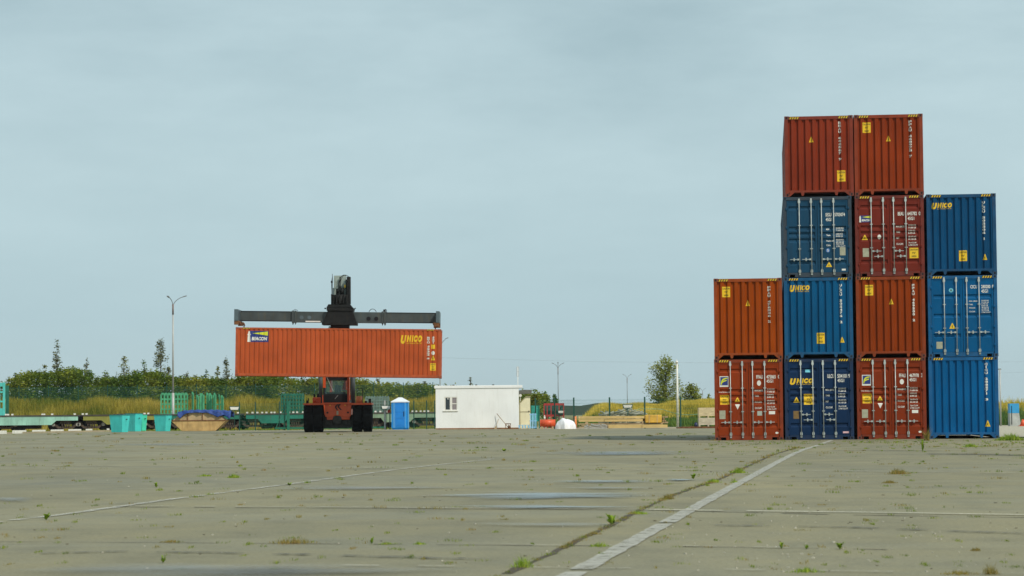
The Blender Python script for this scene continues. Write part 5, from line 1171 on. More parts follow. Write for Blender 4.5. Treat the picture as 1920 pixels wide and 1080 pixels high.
b = MB(t); b.box(XX(1209.5, YM), XX(1240.5, YM), YM - .1, YM + .9, zz(793.3), zz(778.3)); b.build('wrap', M('pack_yellow', (.60, .36, .05), .5, var=.3, scale=3, bump=.5, bscale=6, dirt=.4, dcol=(.5, .18, .02)), root, bevel=.04)
b = MB(t)
for px in (1217, 1232): b.box(XX(px, YM) - .02, XX(px, YM) + .02, YM - .115, YM + .915, zz(793.4), zz(778.1))
b.build('strap', wood2, root)
timber('short stub of rough boards behind the yellow pack', 1240.5, 1250, zz(795), zz(781), YM + .6, 2, 4, wood2)
# galvanised fittings in front
root = thing('pipe_bundle', 'row of galvanised fittings lying in front of the lower planks', 'metal fittings', (XX(1117, 155.7), 155.7, 0)); t = W(root); r_ = random.Random(3)
for i in range(17):
    px = 1096.5 + i * 2.5; b = MB(t); x = XX(px, 155.7); h_ = r_.uniform(.12, .3); b.cyl((x, 155.5, h_), (x + r_.uniform(-.05, .05), 156.1, h_), .045, n=8); b.box(x - .03, x + .03, 155.55, 155.6, 0, h_); b.build('fitting', galv, root)
# grey pipes heap behind the fence
root = thing('pipe_heap', 'heap of grey bent pipes behind the green fence', 'pipes', (XX(1165, 166), 166, 0)); t = W(root)
for i in range(46):
    px = r_.choice((r_.uniform(1128, 1150), r_.uniform(1153, 1192), r_.uniform(1160, 1205))); Y = 166 + r_.uniform(-1, 1); top = lin([(1128, 777), (1142, 773), (1152, 775), (1162, 769), (1178, 765), (1186, 771), (1205, 773)])(px)
    z = .9 + (ZZ(px, top, Y) - .9) * r_.random(); L_ = r_.uniform(.3, .8); a = r_.uniform(-.25, .25); b = MB(t); x = XX(px, Y)
    b.cyl((x - L_ / 2, Y, z - a * L_), (x + L_ / 2, Y + r_.uniform(-.4, .4), z + a * L_), .055, n=6); b.build('pipe', M('pipe_grey', (.27, .28, .22), .7, var=.3), root)
mbm = MB(); mbm.sm = True
o = heap('rubble_mound', 'low rubble mound carrying the grey pipes', 'mound', sand, 1120, 1212, 776, 790, 166.6, 9, thick=2.4)
# crates
def crate(label, z0, px0=1310, px1=1346, h_=.62, Y=155.5, col=None):
    x0, x1 = XX(px0, Y), XX(px1, Y); root = thing('crate', label, 'crate', ((x0 + x1) / 2, Y, z0), group='wooden crates left of the container stack'); t = W(root)
    for k_ in range(5): b = MB(t); b.box(x0, x1, Y, Y + .03, z0 + .1 + k_ * (h_ - .1) / 5, z0 + .1 + (k_ + 1) * (h_ - .1) / 5 - .008); b.build('board', col, root)
    b = MB(t); b.box(x0 + .01, x0 + .04, Y + .03, Y + 1, z0 + .1, z0 + h_ - .01); b.box(x1 - .04, x1 - .01, Y + .03, Y + 1, z0 + .1, z0 + h_ - .01); b.box(x0 + .04, x1 - .04, Y + .97, Y + 1, z0 + .1, z0 + h_ - .01); b.box(x0 + .04, x1 - .04, Y + .03, Y + .97, z0 + .1, z0 + .14); b.box(x0 + .04, x1 - .04, Y + .05, Y + .95, z0 + .3, z0 + h_ - .06); b.build('side', col, root)
    for x in (x0 + .06, (x0 + x1) / 2, x1 - .06): b = MB(t); b.box(x - .05, x + .05, Y + .01, Y + .95, z0, z0 + .1); b.build('foot', col, root)
cr = M('crate_wood', (.60, .50, .30), .85, var=.25, scale=3, stretch=(1, 1, 6), dirt=.4, dcol=(.3, .18, .08)); cr2 = M('crate_wood_pale', (.55, .5, .37), .85, var=.2, scale=3, dirt=.35, dcol=(.3, .2, .1))
z2 = ZZ(1320, 782, 155.5)
crate('pale wooden crate on the ground beside the container stack', .1, col=cr2, h_=z2 - .14); crate('yellowish wooden crate on top of the pale one', z2 - .035, col=cr, h_=ZZ(1320, 764, 155.5) - z2 + .03)
mb = MB(); x0, x1 = XX(1272, 154), XX(1348, 154); mb.box(0, x1 - x0, 0, 1.6, 0, .07); mb.box(.2, x1 - x0 - .1, -.01, 1.5, .073, .1); mb.box((x1 - x0) * .35, (x1 - x0) * .38, -.03, 1.65, 0, .13); o = mb.build('steel_plate', rustm, None, 'flat rusty steel plates under the wooden crates', 'steel plate'); o.location = (x0, 154.6, .0)
mb = MB(); x = XX(1306, 155); mb.cyl((0, 0, .07), (0, .0, .3), .12, .1, n=12); mb.cyl((0, 0, .3), (0, 0, .36), .05, n=8); o = mb.build('canister', M('canister_blue', (.02, .03, .09), .5), None, 'dark blue canister at the foot of the crates', 'canister'); o.location = (x, 155.6, .03)
# sagging hose on the fence
mb = MB(); pts = [P(px, py, 158.5) for px, py in ((1190, 770), (1200, 766.5), (1230, 767), (1242, 767.5), (1258, 773), (1275, 777), (1290, 778), (1308, 776.5))]; mb.tube([tuple(p_) for p_ in pts], .02); mb.build('hose', M('hose_green', (.2, .42, .25), .6), None, 'pale green hose sagging along the fence behind the yellow pack', 'hose')

# ------------------------------------------------------------------ posts and lamps
def lamppost(label, px, ptop, pbase, Y, arms, r=.055, mat=galv, group=None, rust=True):
    x = XX(px, Y); z1 = ZZ(px, ptop, Y); root = thing('street_lamp', label, 'street lamp', (x, Y, 0), group=group); t = W(root)
    b = MB(t); b.cyl((x, Y, -.05), (x, Y, z1 * .28), r * 1.7, r * 1.4, n=12); b.cyl((x, Y, z1 * .28), (x, Y, z1 - .9), r, r * .8, n=10); b.build('pole', mat, root)
    if rust: b = MB(t); b.cyl((x, Y, z1 - 1.3), (x, Y, z1 - .5), r * .9 + .004, n=10); b.build('collar', M('lamp_collar', (.2, .15, .13), .7), root)
    for dx_, dz, dy in arms:
        b = MB(t); b.tube(arc([(x, Y, z1 - .6), (x + dx_ * .15, Y + dy * .1, z1 - .2), (x + dx_ * .5, Y + dy * .5, z1 + dz * .7 - .05), (x + dx_ * .75, Y + dy * .75, z1 + dz)]), .028); ao = b.build('arm', galvd, root)
        b = MB(t); b.bar((x + dx_ * .72, Y + dy * .72, z1 + dz), (x + dx_, Y + dy, z1 + dz + .08), .12, .07); b.build('lamp_head', galvd, ao)
lamppost('tall grey lamp post with two arms behind the skip', 324.5, 558, 776, 183, ((1.05, .05, 0), (-.25, -.02, -1.2)), .07)
lamppost('lamp post hidden behind the held container, one arm showing', 825.5, 640, 722, 215, ((.75, .25, .3),), .045)
fl = 'distant lamp posts beyond the fence'
lamppost('distant double armed lamp post above the red cage', 1047, 682, 760, 290, ((-.75, .02, 0), (.75, .02, 0), (.0, .1, -.4)), .05, galvd, fl)
lamppost('distant double armed lamp post behind the grassy mound', 1176.5, 703, 750, 380, ((-.7, .02, 0), (.7, .02, 0)), .055, galvd, fl)
lamppost('faint far lamp post right of the round bush', 1318, 729, 750, 480, ((-.6, .02, 0), (.6, .02, 0)), .05, galvd, fl)
root = thing('camera_pole', 'plain white pole with a small camera on top, right of the leafy tree', 'pole', (XX(1270, 165), 165, 0)); t = W(root); x = XX(1270.5, 165); z1 = ZZ(1270, 681, 165)
b = MB(t); b.cyl((x, 165, 0), (x, 165, z1), .085, .06, n=14); b.build('shaft', M('pole_white', (.68, .68, .6), .6, var=.08), root)
b = MB(t); b.cyl((x - .02, 164.9, z1 + .02), (x - .02, 165.0, z1 + .12), .09, n=12); b.cyl((x, 165, z1 + .1), (x - .03, 165, z1 + .28), .015, n=6); b.build('camera', white, root)
root = thing('utility_pole', 'thin pole standing right behind the blue end of the stack', 'pole', (XX(1876.5, 150), 150, 0)); t = W(root); x = XX(1876.3, 150); z1 = ZZ(1876, 692, 150)
b = MB(t); b.cyl((x, 150, 0), (x, 150, z1), .05, .04, n=8); b.build('shaft', galv, root); b = MB(t); b.box(x - .12, x + .08, 149.97, 150.03, z1 - .05, z1 + .03); b.build('crossarm', galvd, root)
for i, (pts, lab) in enumerate((([(720, 668, 420), (1100, 678, 420), (1500, 682, 420), (1930, 678, 420)], 'faint power line crossing the sky behind the lamp posts'), ([(1500, 700, 520), (1700, 706, 520), (1940, 697, 520)], 'faint power line behind the stack of containers'))):
    mb = MB(); mb.tube([tuple(P(*p_)) for p_ in pts], .010, n=4); mb.build('power_line', galvd, None, lab, 'power line')
# pylon seen under the held container
root = thing('pylon', 'distant lattice pylon seen under the held container', 'pylon', (XX(592, 700), 700, 0)); t = W(root); xc = XX(592, 700)
b = MB(t)
for sx in (-1, 1): b.bar((xc + sx * 2.2, 700, 0), (xc + sx * .6, 700, 14.5), .22, .22)
for z in range(1, 14, 2): w0 = 2.2 - z * .11; b.bar((xc - w0, 700, z), (xc + w0 - .2, 700, z + 2), .12, .12); b.bar((xc + w0, 700, z), (xc - w0 + .2, 700, z + 2), .12, .12)
b.build('tower', galvd, root); b = MB(t)
for z in (11, 13.5): b.bar((xc - 4.5, 700, z), (xc + 4.5, 700, z), .2, .25)
b.build('crossarm', galvd, root)
# blue kiosk and orange object at the right
Yk = 150; root = thing('kiosk', 'small blue topped grey box standing in the grass at the right edge', 'kiosk', (XX(1902, Yk), Yk, 0)); t = W(root); x0, x1 = XX(1893.5, Yk), XX(1911, Yk); zm = ZZ(1900, 774.5, Yk); zt = ZZ(1900, 756.5, Yk)
b = MB(t); b.box(x0, x1, Yk, Yk + .6, zm, zt); b.build('cabinet', M('kiosk_blue', (.03, .3, .6), .5), root); b = MB(t); b.prism([(x0, 0), (x1 + .1, 0), (x1, zm - .002), (x0, zm - .002)], Yk + .01, Yk + .6); b.build('base', M('kiosk_grey', (.4, .42, .4), .7, var=.2), root); b = MB(t); b.box(x0 + .1, x0 + .13, Yk - .02, Yk - .003, .1, zt - .15); b.build('seam', dark, root)
fence('dark mesh fence behind the small blue topped box', [(XX(1872, 152), 152), (XX(1925, 152), 152), (XX(1980, 152), 152)], 1.3)
root = thing('traffic_cone', 'bright orange cone cut by the right edge of the picture', 'cone', (XX(1917, 148), 148, 0)); t = W(root); x = XX(1917.5, 148)
b = MB(t); b.cyl((x, 148, .03), (x, 148, .42), .2, .05, n=16); b.build('body', orr, root); b = MB(t); b.box(x - .25, x + .25, 147.75, 148.25, 0, .035); b.build('base', orr, root)

# ------------------------------------------------------------------ vegetation
drygrass = leafmat('dry_grass', [(.08, .13, .015), (.22, .21, .03), (.38, .31, .05), (.46, .35, .09)], .22)
yelgrass = leafmat('yellow_grass', [(.17, .20, .03), (.42, .35, .04), (.68, .52, .07), (.8, .64, .15)], .3)
greengrass = leafmat('green_grass', [(.05, .10, .01), (.10, .17, .02), (.2, .25, .04)], .4)
weedg = leafmat('weed_green', [(.08, .13, .012), (.17, .24, .02), (.32, .34, .05)], 2)
weedd = leafmat('weed_dry', [(.17, .14, .03), (.28, .24, .06), (.32, .18, .06)], 2)
shrubm = leafmat('shrub_leaves', [(.04, .10, .01), (.11, .18, .018), (.24, .27, .03), (.36, .33, .05)], .3, trans=.35, rw=.3)
treem = leafmat('willow_leaves', [(.13, .16, .03), (.24, .28, .045), (.40, .40, .08)], .6)
brown = M('bark', (.07, .06, .045), .9, var=.3, scale=5)
weedb = leafmat('weed_bright', [(.10, .18, .015), (.24, .36, .03), (.42, .48, .07)], 9)
def blades(mb, x, y, z, h_, n, spread, r_, w_=.03, lean=.35):
    for _ in range(n):
        a = r_.uniform(0, 6.283); d_ = r_.uniform(0, spread); bx, by = x + math.cos(a) * d_, y + math.sin(a) * d_; hh = h_ * r_.uniform(.5, 1.1); b2 = r_.uniform(0, 6.283); lx, ly = math.cos(b2) * hh * lean * r_.random(), math.sin(b2) * hh * lean * r_.random(); f = r_.uniform(-1.2, 1.2); wx, wy = math.cos(f) * w_ / 2, math.sin(f) * w_ / 2
        mb.add([(bx - wx, by - wy, z), (bx + wx, by + wy, z), (bx + lx * .4 + wx * .8, by + ly * .4 + wy * .8, z + hh * .6), (bx + lx * .4 - wx * .8, by + ly * .4 - wy * .8, z + hh * .6), (bx + lx, by + ly, z + hh)], [(0, 1, 2, 3), (3, 2, 4)])
def grassfield(name, mat, n, regx, regy, hf, seed, w_=.07, nb=5, spread=.25, dens=None):
    r_ = random.Random(seed); mb = MB()
    for _ in range(n):
        y = r_.uniform(*regy); px = r_.uniform(*regx); x = XX(px, y)
        if dens and r_.random() > dens(px, y): continue
        blades(mb, x, y, bankh(x, y) - .08, hf(px, y, r_), nb, spread, r_, w_)
    return mb.build(name, mat, kind='stuff', fixn=False)
def pn(px, a, b, c): return .5 + .5 * math.sin(px * a + b) * math.sin(px * a * .37 + c)
grassfield('dry_grass', drygrass, 13000, (-20, 1000), (186, 206), lambda px, y, r_: (.72 + .6 * pn(px, .05, 1, 2)) * (1.0 if y > 190 else .45), 1, w_=.04, spread=.45, dens=lambda px, y: .9 if y > 189 else .4)
grassfield('yellow_grass', yelgrass, 7500, (1075, 1345), (187, 202), lambda px, y, r_: (.42 + .35 * pn(px, .07, 0, 1)) * (.5 if y < 190 else 1.0), 2, w_=.045, spread=.4, dens=lambda px, y: smooth(1070, 1110, px) * (.15 + .85 * smooth(188, 194, y)))
grassfield('green_grass', greengrass, 4200, (1060, 1345), (184, 192), lambda px, y, r_: r_.uniform(.25, .6), 14, w_=.045, spread=.4)
grassfield('yellow_grass', yelgrass, 5200, (1868, 2150), (170, 190), lambda px, y, r_: r_.uniform(.9, 1.9), 3)
grassfield('green_grass', greengrass, 3200, (1030, 1345), (172, 186.5), lambda px, y, r_: r_.uniform(.3, .75), 4)
grassfield('green_grass', greengrass, 2400, (1866, 2150), (160, 171), lambda px, y, r_: r_.uniform(.6, 1.3), 5)
grassfield('verge_grass', weedg, 900, (-20, 850), (172, 178), lambda px, y, r_: r_.uniform(.08, .28), 6, w_=.04)
def leafcloud(mb, c, rad, n, size, r_, flat_=1.0, hollow=.45):
    for _ in range(n):
        while True:
            v = Vector((r_.uniform(-1, 1), r_.uniform(-1, 1), r_.uniform(-1, 1)))
            if hollow < v.length < 1: break
        v *= 1 + .22 * math.sin(v.x * 5 + c[0]) * math.sin(v.z * 6 + c[2])
        p_ = Vector(c) + Vector((v.x * rad[0], v.y * rad[1], v.z * rad[2])); s_ = size * r_.uniform(.6, 1.4)
        q = Matrix.Rotation(r_.uniform(0, 6.28), 3, 'Z') @ Matrix.Rotation(r_.uniform(0, 3.14), 3, 'X')
        a, b = q @ Vector((s_, 0, 0)), q @ Vector((0, s_ * .55, 0)); mb.add([p_ - a, p_ - b, p_ + a * .8, p_ + b], [(0, 1, 2, 3)])
# the mass of shrubs along the left bank, crowned by individual trees
def shrubmass(name, seg, seed, mat):
    r_ = random.Random(seed); mb = MB(); top = lin(seg)
    px = seg[0][0]
    while px < seg[-1][0]:
        for Y in (217.5 + r_.uniform(0, 2), 221 + r_.uniform(0, 3)):
            q = px + r_.uniform(-5, 5); t_ = top(q) + r_.uniform(-1, 4); z1 = ZZ(q, t_, Y); zb = .9; hh = max(.5, z1 - zb); x = XX(q, Y); w_ = r_.uniform(.8, 1.35)
            k_ = max(1, int(hh / .9)); leafcloud(mb, (x, Y - .3, 2.0), (1.3, .9, 1.1), 190, .16, r_, hollow=0)
            for i in range(k_):
                z = zb + hh * (i + .5) / k_; leafcloud(mb, (x + r_.uniform(-.4, .4), Y + r_.uniform(-.3, .3), z), (w_ * (1.1 - .45 * i / k_), .9, hh / k_ * .85), 230, .115, r_, hollow=.2)
            for _ in range(17):     # twigs poking out of the top
                xx = x + r_.uniform(-w_, w_); zz_ = z1 + r_.uniform(-.3, .8) * r_.random(); mb.add([(xx - .02, Y, z1 - .7), (xx + .02, Y, z1 - .7), (xx + r_.uniform(-.1, .1), Y, zz_)], [(0, 1, 2)])
                leafcloud(mb, (xx, Y, z1 + (zz_ - z1) * .5 - .1), (.16, .16, .3), 9, .1, r_, hollow=0)
        px += 13
    return mb.build(name, mat, kind='stuff', fixn=False)
shrubmass('shrub_belt', [(5, 722), (20, 720), (40, 706), (60, 700), (85, 704), (110, 700), (135, 694), (150, 697), (165, 705), (176, 718), (185, 724), (192, 713), (205, 709), (225, 716), (245, 708), (262, 702), (290, 699), (310, 706), (328, 716), (340, 712), (350, 716), (365, 710), (372, 716), (385, 709), (397, 718), (410, 715), (425, 720), (440, 712), (455, 707), (470, 708), (490, 707), (505, 704), (525, 706), (545, 714), (556, 722), (570, 716), (590, 712), (610, 712), (640, 714), (670, 712), (695, 724), (720, 724), (750, 726), (780, 726), (810, 728), (840, 730), (880, 736), (990, 742), (1010, 745)], 11, shrubm)
def sapling(label, px, ptop, Y, wpx, n, mat, shape='cone', base=1.2, size=.11, group=None, cat='tree', name='tree', seed=None):
    r_ = random.Random(seed or int(px)); x = XX(px, Y); z1 = ZZ(px, ptop, Y); H = z1 - base; hw = wpx * Y / 4500 / 2
    root = thing(name, label, cat, (x, Y, base), group=group); t = W(root); t = Matrix.Translation(-Vector((x, Y, base)))
    b = MB(t); b.cyl((x, Y, base - .2), (x + .04, Y, z1 - H * .08), .035 + H * .012, .012, n=6); mb = MB(t)
    nb = int((26 + H * 4) * (2.2 if shape == 'round' else 1)); ph = [r_.uniform(0, 6.28) for _ in range(3)]
    for i in range(nb):
        f = r_.uniform(.10, 1.0) if shape != 'broom' else 1 - .85 * r_.random() ** 1.3; a = r_.uniform(0, 6.28)
        env = {'cone': 1.3 * (1.02 - f) ** .8 + .06, 'round': max(.0, math.sin(min(1, f * .9 + .1) * math.pi)) ** .55, 'broom': (.25 + .9 * f if f < .7 else (1.0 - f) * 2.7 + .05)}[shape] * hw
        wid = env * (.55 + .45 * math.sqrt(r_.random())) * (1 + .22 * math.sin(3 * a + ph[0] + 5 * f) + .12 * math.sin(7 * f + ph[1]))
        z_e = base + H * f; drop = wid * ({'cone': .45, 'round': 1.0, 'broom': 1.5}[shape]) + .1
        st = Vector((x, Y, max(base + .1, z_e - drop))); e_ = Vector((x + math.cos(a) * wid, Y + math.sin(a) * wid, z_e))
        b.cyl(st, e_, .02, .005, n=4, caps=False); m_ = max(3, int(n / nb * (.6 + .8 * r_.random())))
        for j in range(m_):
            u = 1.05 - .8 * r_.random() ** 1.4; p_ = st.lerp(e_, u) + Vector((r_.gauss(0, 1), r_.gauss(0, 1), r_.gauss(0, 1.2))) * (hw * .07 + .045); s_ = size * r_.uniform(.5, 1.2)
            q = Matrix.Rotation(r_.uniform(0, 6.28), 3, 'Z') @ Matrix.Rotation(r_.uniform(0, 3.14), 3, 'X'); aa, bb = q @ Vector((s_, 0, 0)), q @ Vector((0, s_ * .5, 0)); mb.add([p_ - aa, p_ - bb, p_ + aa * .8, p_ + bb], [(0, 1, 2, 3)])
    b.build('trunk', brown, root, fixn=False); mb.build('crown', mat, root, fixn=False)
gs = 'young trees rising from the shrubs'
pale_l = leafmat('pale_leaves', [(.09, .10, .045), (.15, .165, .07), (.24, .24, .10)], .8); olive_l = leafmat('olive_leaves', [(.08, .10, .01), (.17, .18, .02), (.30, .27, .035)], .7); fir_l = leafmat('fir_needles', [(.03, .07, .012), (.06, .13, .02), (.11, .18, .03)], .8)
for a in [('slender pale sapling, tallest above the shrubs at the far left', 106, 641, 222, 30, 1100, pale_l, 'cone'), ('thin sparse sapling right of the tallest one at the far left', 162, 673, 222, 20, 420, pale_l, 'broom'),
          ('brownish forked sapling above the leftmost turquoise bin', 232, 671, 222, 30, 900, olive_l, 'broom'), ('tall grey green tree just left of the lamp post', 301, 634, 223, 46, 2300, pale_l, 'cone'), ('low bushy sapling left of the tall grey green tree', 270, 677, 221, 26, 500, shrubm, 'broom'),
          ('small olive sapling just right of the lamp post', 350, 693, 221, 14, 350, olive_l, 'cone'), ('dark green young conifer above the green stakes', 386, 694, 221, 18, 800, fir_l, 'cone'), ('yellowish conifer right of the dark green one', 408, 686, 221, 20, 600, olive_l, 'cone'), ('pale pointed sapling left of the held container', 425, 674, 222, 26, 800, pale_l, 'cone'), ('loose olive sapling under the left end of the held container', 447, 707, 219, 26, 500, olive_l, 'broom'),
          ('small conifer between lifting machine and grey rack', 681, 712, 219, 22, 700, olive_l, 'cone'), ('pointed olive conifer above the grey green rack', 709, 709, 220, 18, 700, olive_l, 'cone'), ('darker thin conifer above the portable toilet', 728, 717, 220, 12, 400, fir_l, 'cone'), ('olive bushy sapling above the toilet fence', 767, 722, 219, 20, 600, olive_l, 'round'), ('pale sapling just left of the white cabin', 797, 717, 220, 20, 600, pale_l, 'broom'),
          ('small spiky dark sapling at the far left end of the shrubs', 28, 700, 220, 16, 300, shrubm, 'broom'), ('low olive sapling left of the tallest pale one', 84, 686, 221, 20, 450, olive_l, 'broom'), ('dark low pointed sapling right of the tallest pale one', 137, 683, 220, 18, 450, fir_l, 'cone'),
          ('bushy dark sapling in the dip of the shrubs', 197, 696, 221, 26, 700, shrubm, 'round'), ('short pointed sapling right of the dip', 252, 694, 221, 18, 400, olive_l, 'cone'), ('short pale sapling just left of the lamp post pole', 316, 688, 221, 20, 500, pale_l, 'broom'), ('short dark sapling above the green grid rack', 337, 704, 219, 14, 300, fir_l, 'cone'),
          ('short olive sapling above the blue tarpaulin', 367, 700, 220, 14, 300, olive_l, 'cone'), ('dark bush under the left part of the held container', 470, 704, 219, 34, 900, fir_l, 'round'), ('olive bush under the middle left of the held container', 503, 703, 219, 34, 900, olive_l, 'round'), ('olive bush just left of the lifting machine', 578, 711, 219, 40, 900, olive_l, 'round'), ('small olive sapling left of the toilet roof', 744, 722, 219, 14, 300, olive_l, 'cone'), ('light sapling above the gap beside the cabin', 783, 722, 219, 14, 300, pale_l, 'cone')]:
    sapling(*a, group=gs)
sapling('bare grey little tree showing over the cabin roof', 882, 706, 235, 14, 160, pale_l, 'broom', base=1.0)
sapling('large loose crowned green tree on the mound, left of the white pole', 1249, 671, 206, 74, 6800, treem, 'round', base=1.4, size=.10, seed=4)
sapling('round dark bush right of the white pole', 1297, 721, 206, 40, 3000, treem, 'round', base=1.2, size=.11, cat='bush', name='bush')
sapling('tiny far bush at the left edge of the stack', 1329, 739, 300, 8, 260, treem, 'round', base=1.2, size=.12, cat='bush', name='bush')
sapling('dark rounded tree left of the distant lamp post', 1023, 735, 260, 20, 1600, fir_l, 'round', base=.3, size=.14)
sapling('dark tree right beside the rounded one, behind the red cage', 1040, 741, 258, 16, 1200, fir_l, 'round', base=.3, size=.14)
sapling('olive bush behind the beige shed', 1004, 742, 215, 26, 1500, olive_l, 'round', base=.8, size=.12, cat='bush', name='bush')
# far woods on the horizon
r_ = random.Random(8); mb = MB(); xs_ = [-900 + i * 12 for i in range(150)]; top = [(x, 6 + 2.5 * math.sin(x * .011) + r_.uniform(-.8, 1.3)) for x in xs_]
mb.prism([(xs_[0], -1)] + top + [(xs_[-1], -1)], 1700, 1740); mb.build('far_woods', leafmat('far_woods', [(.02, .04, .015), (.04, .06, .02)], .02), kind='stuff')

# ------------------------------------------------------------------ weeds in the pavement
def weed(px, py, wpx, hpx, kind, label):
    p_ = G(px, py); s_ = p_.y / 4500; w_ = wpx * s_; h_ = hpx * s_; r_ = random.Random(int(px * 3 + py)); mb = MB()
    if kind == 'leafy':
        for i in range(18):
            a = r_.uniform(0, 6.28); L_ = w_ * .6 * r_.uniform(.5, 1); up = h_ * r_.uniform(.25, 1.1); c, s2 = math.cos(a), math.sin(a); wd = w_ * .12
            pts = []
            for u, ww in ((0, .2), (.35, 1), (.7, .8), (1, .05)): x, y, z = c * L_ * u, s2 * L_ * u, up * math.sin(u * 2.0) ; pts += [(x - s2 * wd * ww, y + c * wd * ww, z), (x + s2 * wd * ww, y - c * wd * ww, z)]
            mb.add(pts, [(0, 1, 3, 2), (2, 3, 5, 4), (4, 5, 7, 6)])
        m_ = weedb
    else:
        n_ = int(max(40, min(420, w_ * 500 + 40)))
        for _ in range(n_):
            x = r_.gauss(0, w_ * .24); y = r_.gauss(0, min(w_ * .2, .08)); blades(mb, x, y, 0, h_ * math.exp(-(x / (w_ * .45)) ** 2) * r_.uniform(.5, 1.1), 1, .01, r_, max(.004, s_ * .9), .9)
        m_ = weedd if kind == 'dry' else weedb
    o = mb.build('weed', m_, None, label, 'weed', 'weeds growing in the concrete', fixn=False); o.location = (p_.x, p_.y, .001)
for a in [(980, 1064, 46, 28, 'grass', 'bright green grass tuft in the dirty joint at the bottom centre'), (1147, 984, 28, 20, 'leafy', 'leafy green weed in the joint, left of the white line'), (87, 975, 20, 13, 'leafy', 'dark leafy weed on the faded line at the far left'), (306, 1056, 14, 15, 'leafy', 'small upright weed near the bottom left puddle'),
          (548, 1019, 100, 13, 'dry', 'long low strip of dry weeds in the left foreground'), (321, 1017, 46, 6, 'dry', 'short flat strip of dry weeds in the left foreground'), (697, 1020, 12, 13, 'leafy', 'small upright weed at the left of a row of three'), (724, 1021, 34, 5, 'grass', 'flat pair of green tufts in the middle of the row'), (786, 1021, 26, 7, 'grass', 'low rounded tuft at the right of the row of three'),
          (1125, 1025, 42, 11, 'grass', 'flat green tuft just left of the white line'), (1465, 1029, 12, 13, 'leafy', 'pale weed, leftmost of three right of the white line'), (1512, 1030, 12, 9, 'leafy', 'tiny weed in the middle of three right of the white line'), (1575, 1030, 22, 14, 'leafy', 'dark weed, rightmost of three right of the white line'), (1830, 1033, 24, 9, 'dry', 'brownish tuft near the right edge'),
          (1512, 1073, 66, 12, 'grass', 'long green tuft at the bottom, right of centre'), (1800, 1077, 80, 9, 'dry', 'long low dry tuft at the bottom right'), (1858, 1077, 30, 24, 'dry', 'taller reddish tuft at the bottom right corner'), (438, 896, 28, 9, 'grass', 'bushy green tuft beyond the faded line, left'), (385, 893, 30, 5, 'grass', 'flat green tuft left of the bushy one'),
          (293, 914, 12, 9, 'leafy', 'small leafy weed before the faded line'), (543, 910, 14, 6, 'leafy', 'little weed touching the faded line'), (1385, 887, 30, 12, 'grass', 'round green tuft in the joint near the stack'), (1338, 905, 30, 9, 'grass', 'wide tuft in the joint below the round one'), (1377, 905, 18, 5, 'grass', 'flat tuft touching the white line'),
          (1684, 889, 44, 13, 'dry', 'wiry brown tuft before the stack'), (1668, 906, 30, 7, 'dry', 'low brown tuft before the stack'), (1730, 847, 9, 22, 'leafy', 'tall thin weed before the bright blue container'), (1738, 826, 8, 30, 'dry', 'tall dry stalk between the last two ground containers'), (1197, 964, 40, 9, 'grass', 'ragged grass in the joint above the leafy weed'), (1252, 936, 26, 11, 'dry', 'dry ragged tuft in the joint beside the puddles'), (1115, 1002, 30, 7, 'dry', 'low dry tuft in the joint below the leafy weed'),
          (1820, 838, 30, 8, 'grass', 'green tuft before the right end of the stack'), (1895, 826, 60, 16, 'grass', 'wide grass patch at the right end of the stack'), (1300, 898, 14, 10, 'leafy', 'small weed at the edge of the far puddle'), (945, 846, 14, 5, 'leafy', 'little weed far out in the middle of the yard')]:
    weed(*a)
r_ = random.Random(21); mb = MB(); mb2 = MB()
def tuft(m_, px, py, wpx, hpx, n_):
    p_ = G(px, py); s_ = p_.y / 4500; w_ = wpx * s_; h_ = hpx * s_
    for _ in range(n_): blades(m_, p_.x + r_.gauss(0, w_ * .3), p_.y + r_.gauss(0, .06), .001, h_, 1, .01, r_, max(.004, s_ * .8), .9)
for _ in range(620):
    py = 814 + 255 * r_.random() ** 2.2; px = r_.uniform(-10, 1930)
    if px > 1340 and py < 829: py = 829 + r_.random() * 20
    k_ = .35 + .65 * min(1, (py - 805) / 100); tuft(r_.choice((mb, mb, mb2)), px, py, r_.choice((8, 14, 22, 34)) * k_ * r_.uniform(.6, 1.2), r_.uniform(2.0, 6) * k_ + .5, r_.choice((7, 14, 26)))
for seg in ([(900, 1100), (935, 1082), (1053, 1030), (1067.6, 1021), (1114.5, 999.5), (1147, 985), (1191, 961), (1226, 945), (1255, 932), (1296, 916), (1337, 904), (1372, 888), (1414, 869), (1446, 854), (1500, 838)],):
    for (a, b) in zip(seg[:-1], seg[1:]):
        for _ in range(9): u = r_.random(); py = a[1] + (b[1] - a[1]) * u; tuft(r_.choice((mb, mb2, mb2)), a[0] + (b[0] - a[0]) * u, py, r_.uniform(10, 26), r_.uniform(2, 6), 16)
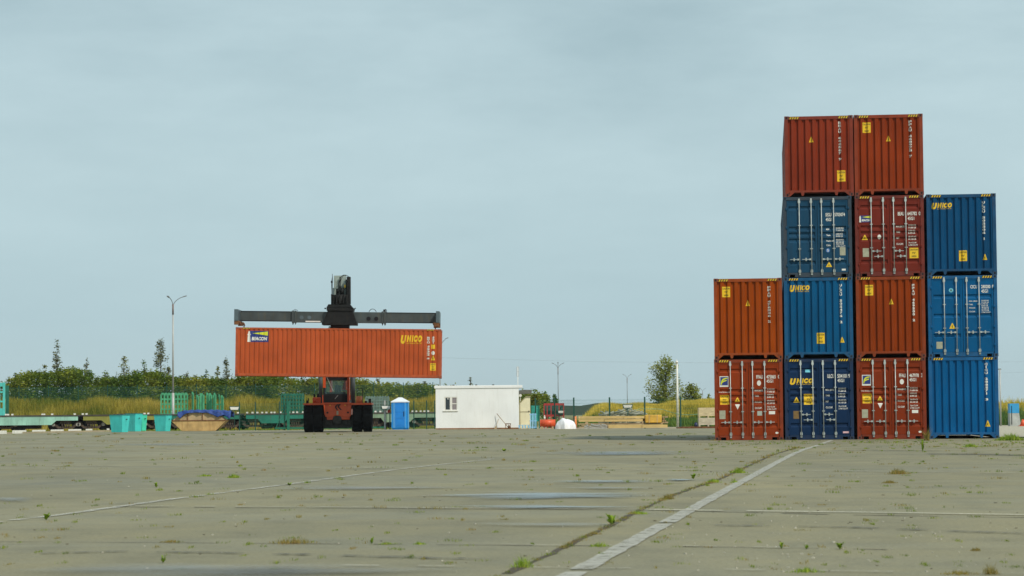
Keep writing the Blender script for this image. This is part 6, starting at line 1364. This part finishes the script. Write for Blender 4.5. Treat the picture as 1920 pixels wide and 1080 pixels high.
for py0, ps in ((952, 14), (1023, 12), (880, 26), (908, 14), (846, 26), (866, 20), (833, 24)):
    for _ in range(ps): px = r_.uniform(0, 1920); tuft(r_.choice((mb, mb2)), px, py0 + .006 * (px - 960) + r_.uniform(-1.5, 1.5), r_.uniform(8, 30), r_.uniform(1.5, 4.5), 14)
for _ in range(120): px = r_.uniform(1330, 1925); tuft(mb, px, 826.6 - .0075 * (px - 1340) + r_.uniform(.3, 8 + (px > 1700) * 10), r_.uniform(6, 18), r_.uniform(1.5, 4.5), 9)
mb.build('green_weed_tufts', weedg, kind='stuff', fixn=False); mb2.build('dry_weed_tufts', weedd, kind='stuff', fixn=False)
mb = MB()
for _ in range(260):
    py = r_.uniform(850, 1075); px = r_.gauss(1560, 200) if r_.random() < .65 else r_.uniform(0, 1920); p_ = G(px, py); s_ = r_.uniform(.003, .010); mb.xf = Matrix.Translation((p_.x, p_.y, s_ * .3)) @ Matrix.Rotation(r_.uniform(0, 3), 4, 'Z'); mb.box(-s_, s_, -s_ * .7, s_ * .7, -s_ * .4, s_ * .5)
mb.xf = Matrix.Identity(4); mb.build('pebbles', conc_l, kind='stuff', fixn=False)
mb = MB()
for _ in range(130):
    py = 830 + 245 * r_.random() ** 1.5; px = r_.uniform(0, 1920); p_ = G(px, py); s_ = r_.uniform(.003, .009) * (1 + (1080 - py) / 150); mb.xf = Matrix.Translation((p_.x, p_.y, .004)) @ Matrix.Rotation(r_.uniform(0, 3), 4, 'Z'); mb.box(-s_, s_, -s_ * .5, s_ * .5, 0, s_ * .35)
mb.xf = Matrix.Identity(4); mb.build('leaf_litter', leafmat('litter', [(.03, .025, .012), (.08, .06, .03), (.14, .11, .05)], 1, 0), kind='stuff', fixn=False)

# ------------------------------------------------------------------ air
mb = MB(); mb.box(-1400, 1400, -8, 1900, -1.1, 24)
hz = bpy.data.materials.new('thin_haze'); hz.use_nodes = True; n = hz.node_tree.nodes; n.remove(n['Principled BSDF']); v = n.new('ShaderNodeVolumePrincipled')
v.inputs['Color'].default_value = (.86, .93, .97, 1); v.inputs['Density'].default_value = .00009; v.inputs['Anisotropy'].default_value = .2; hz.node_tree.links.new(v.outputs[0], n['Material Output'].inputs['Volume'])
mb.build('haze', hz, kind='stuff')
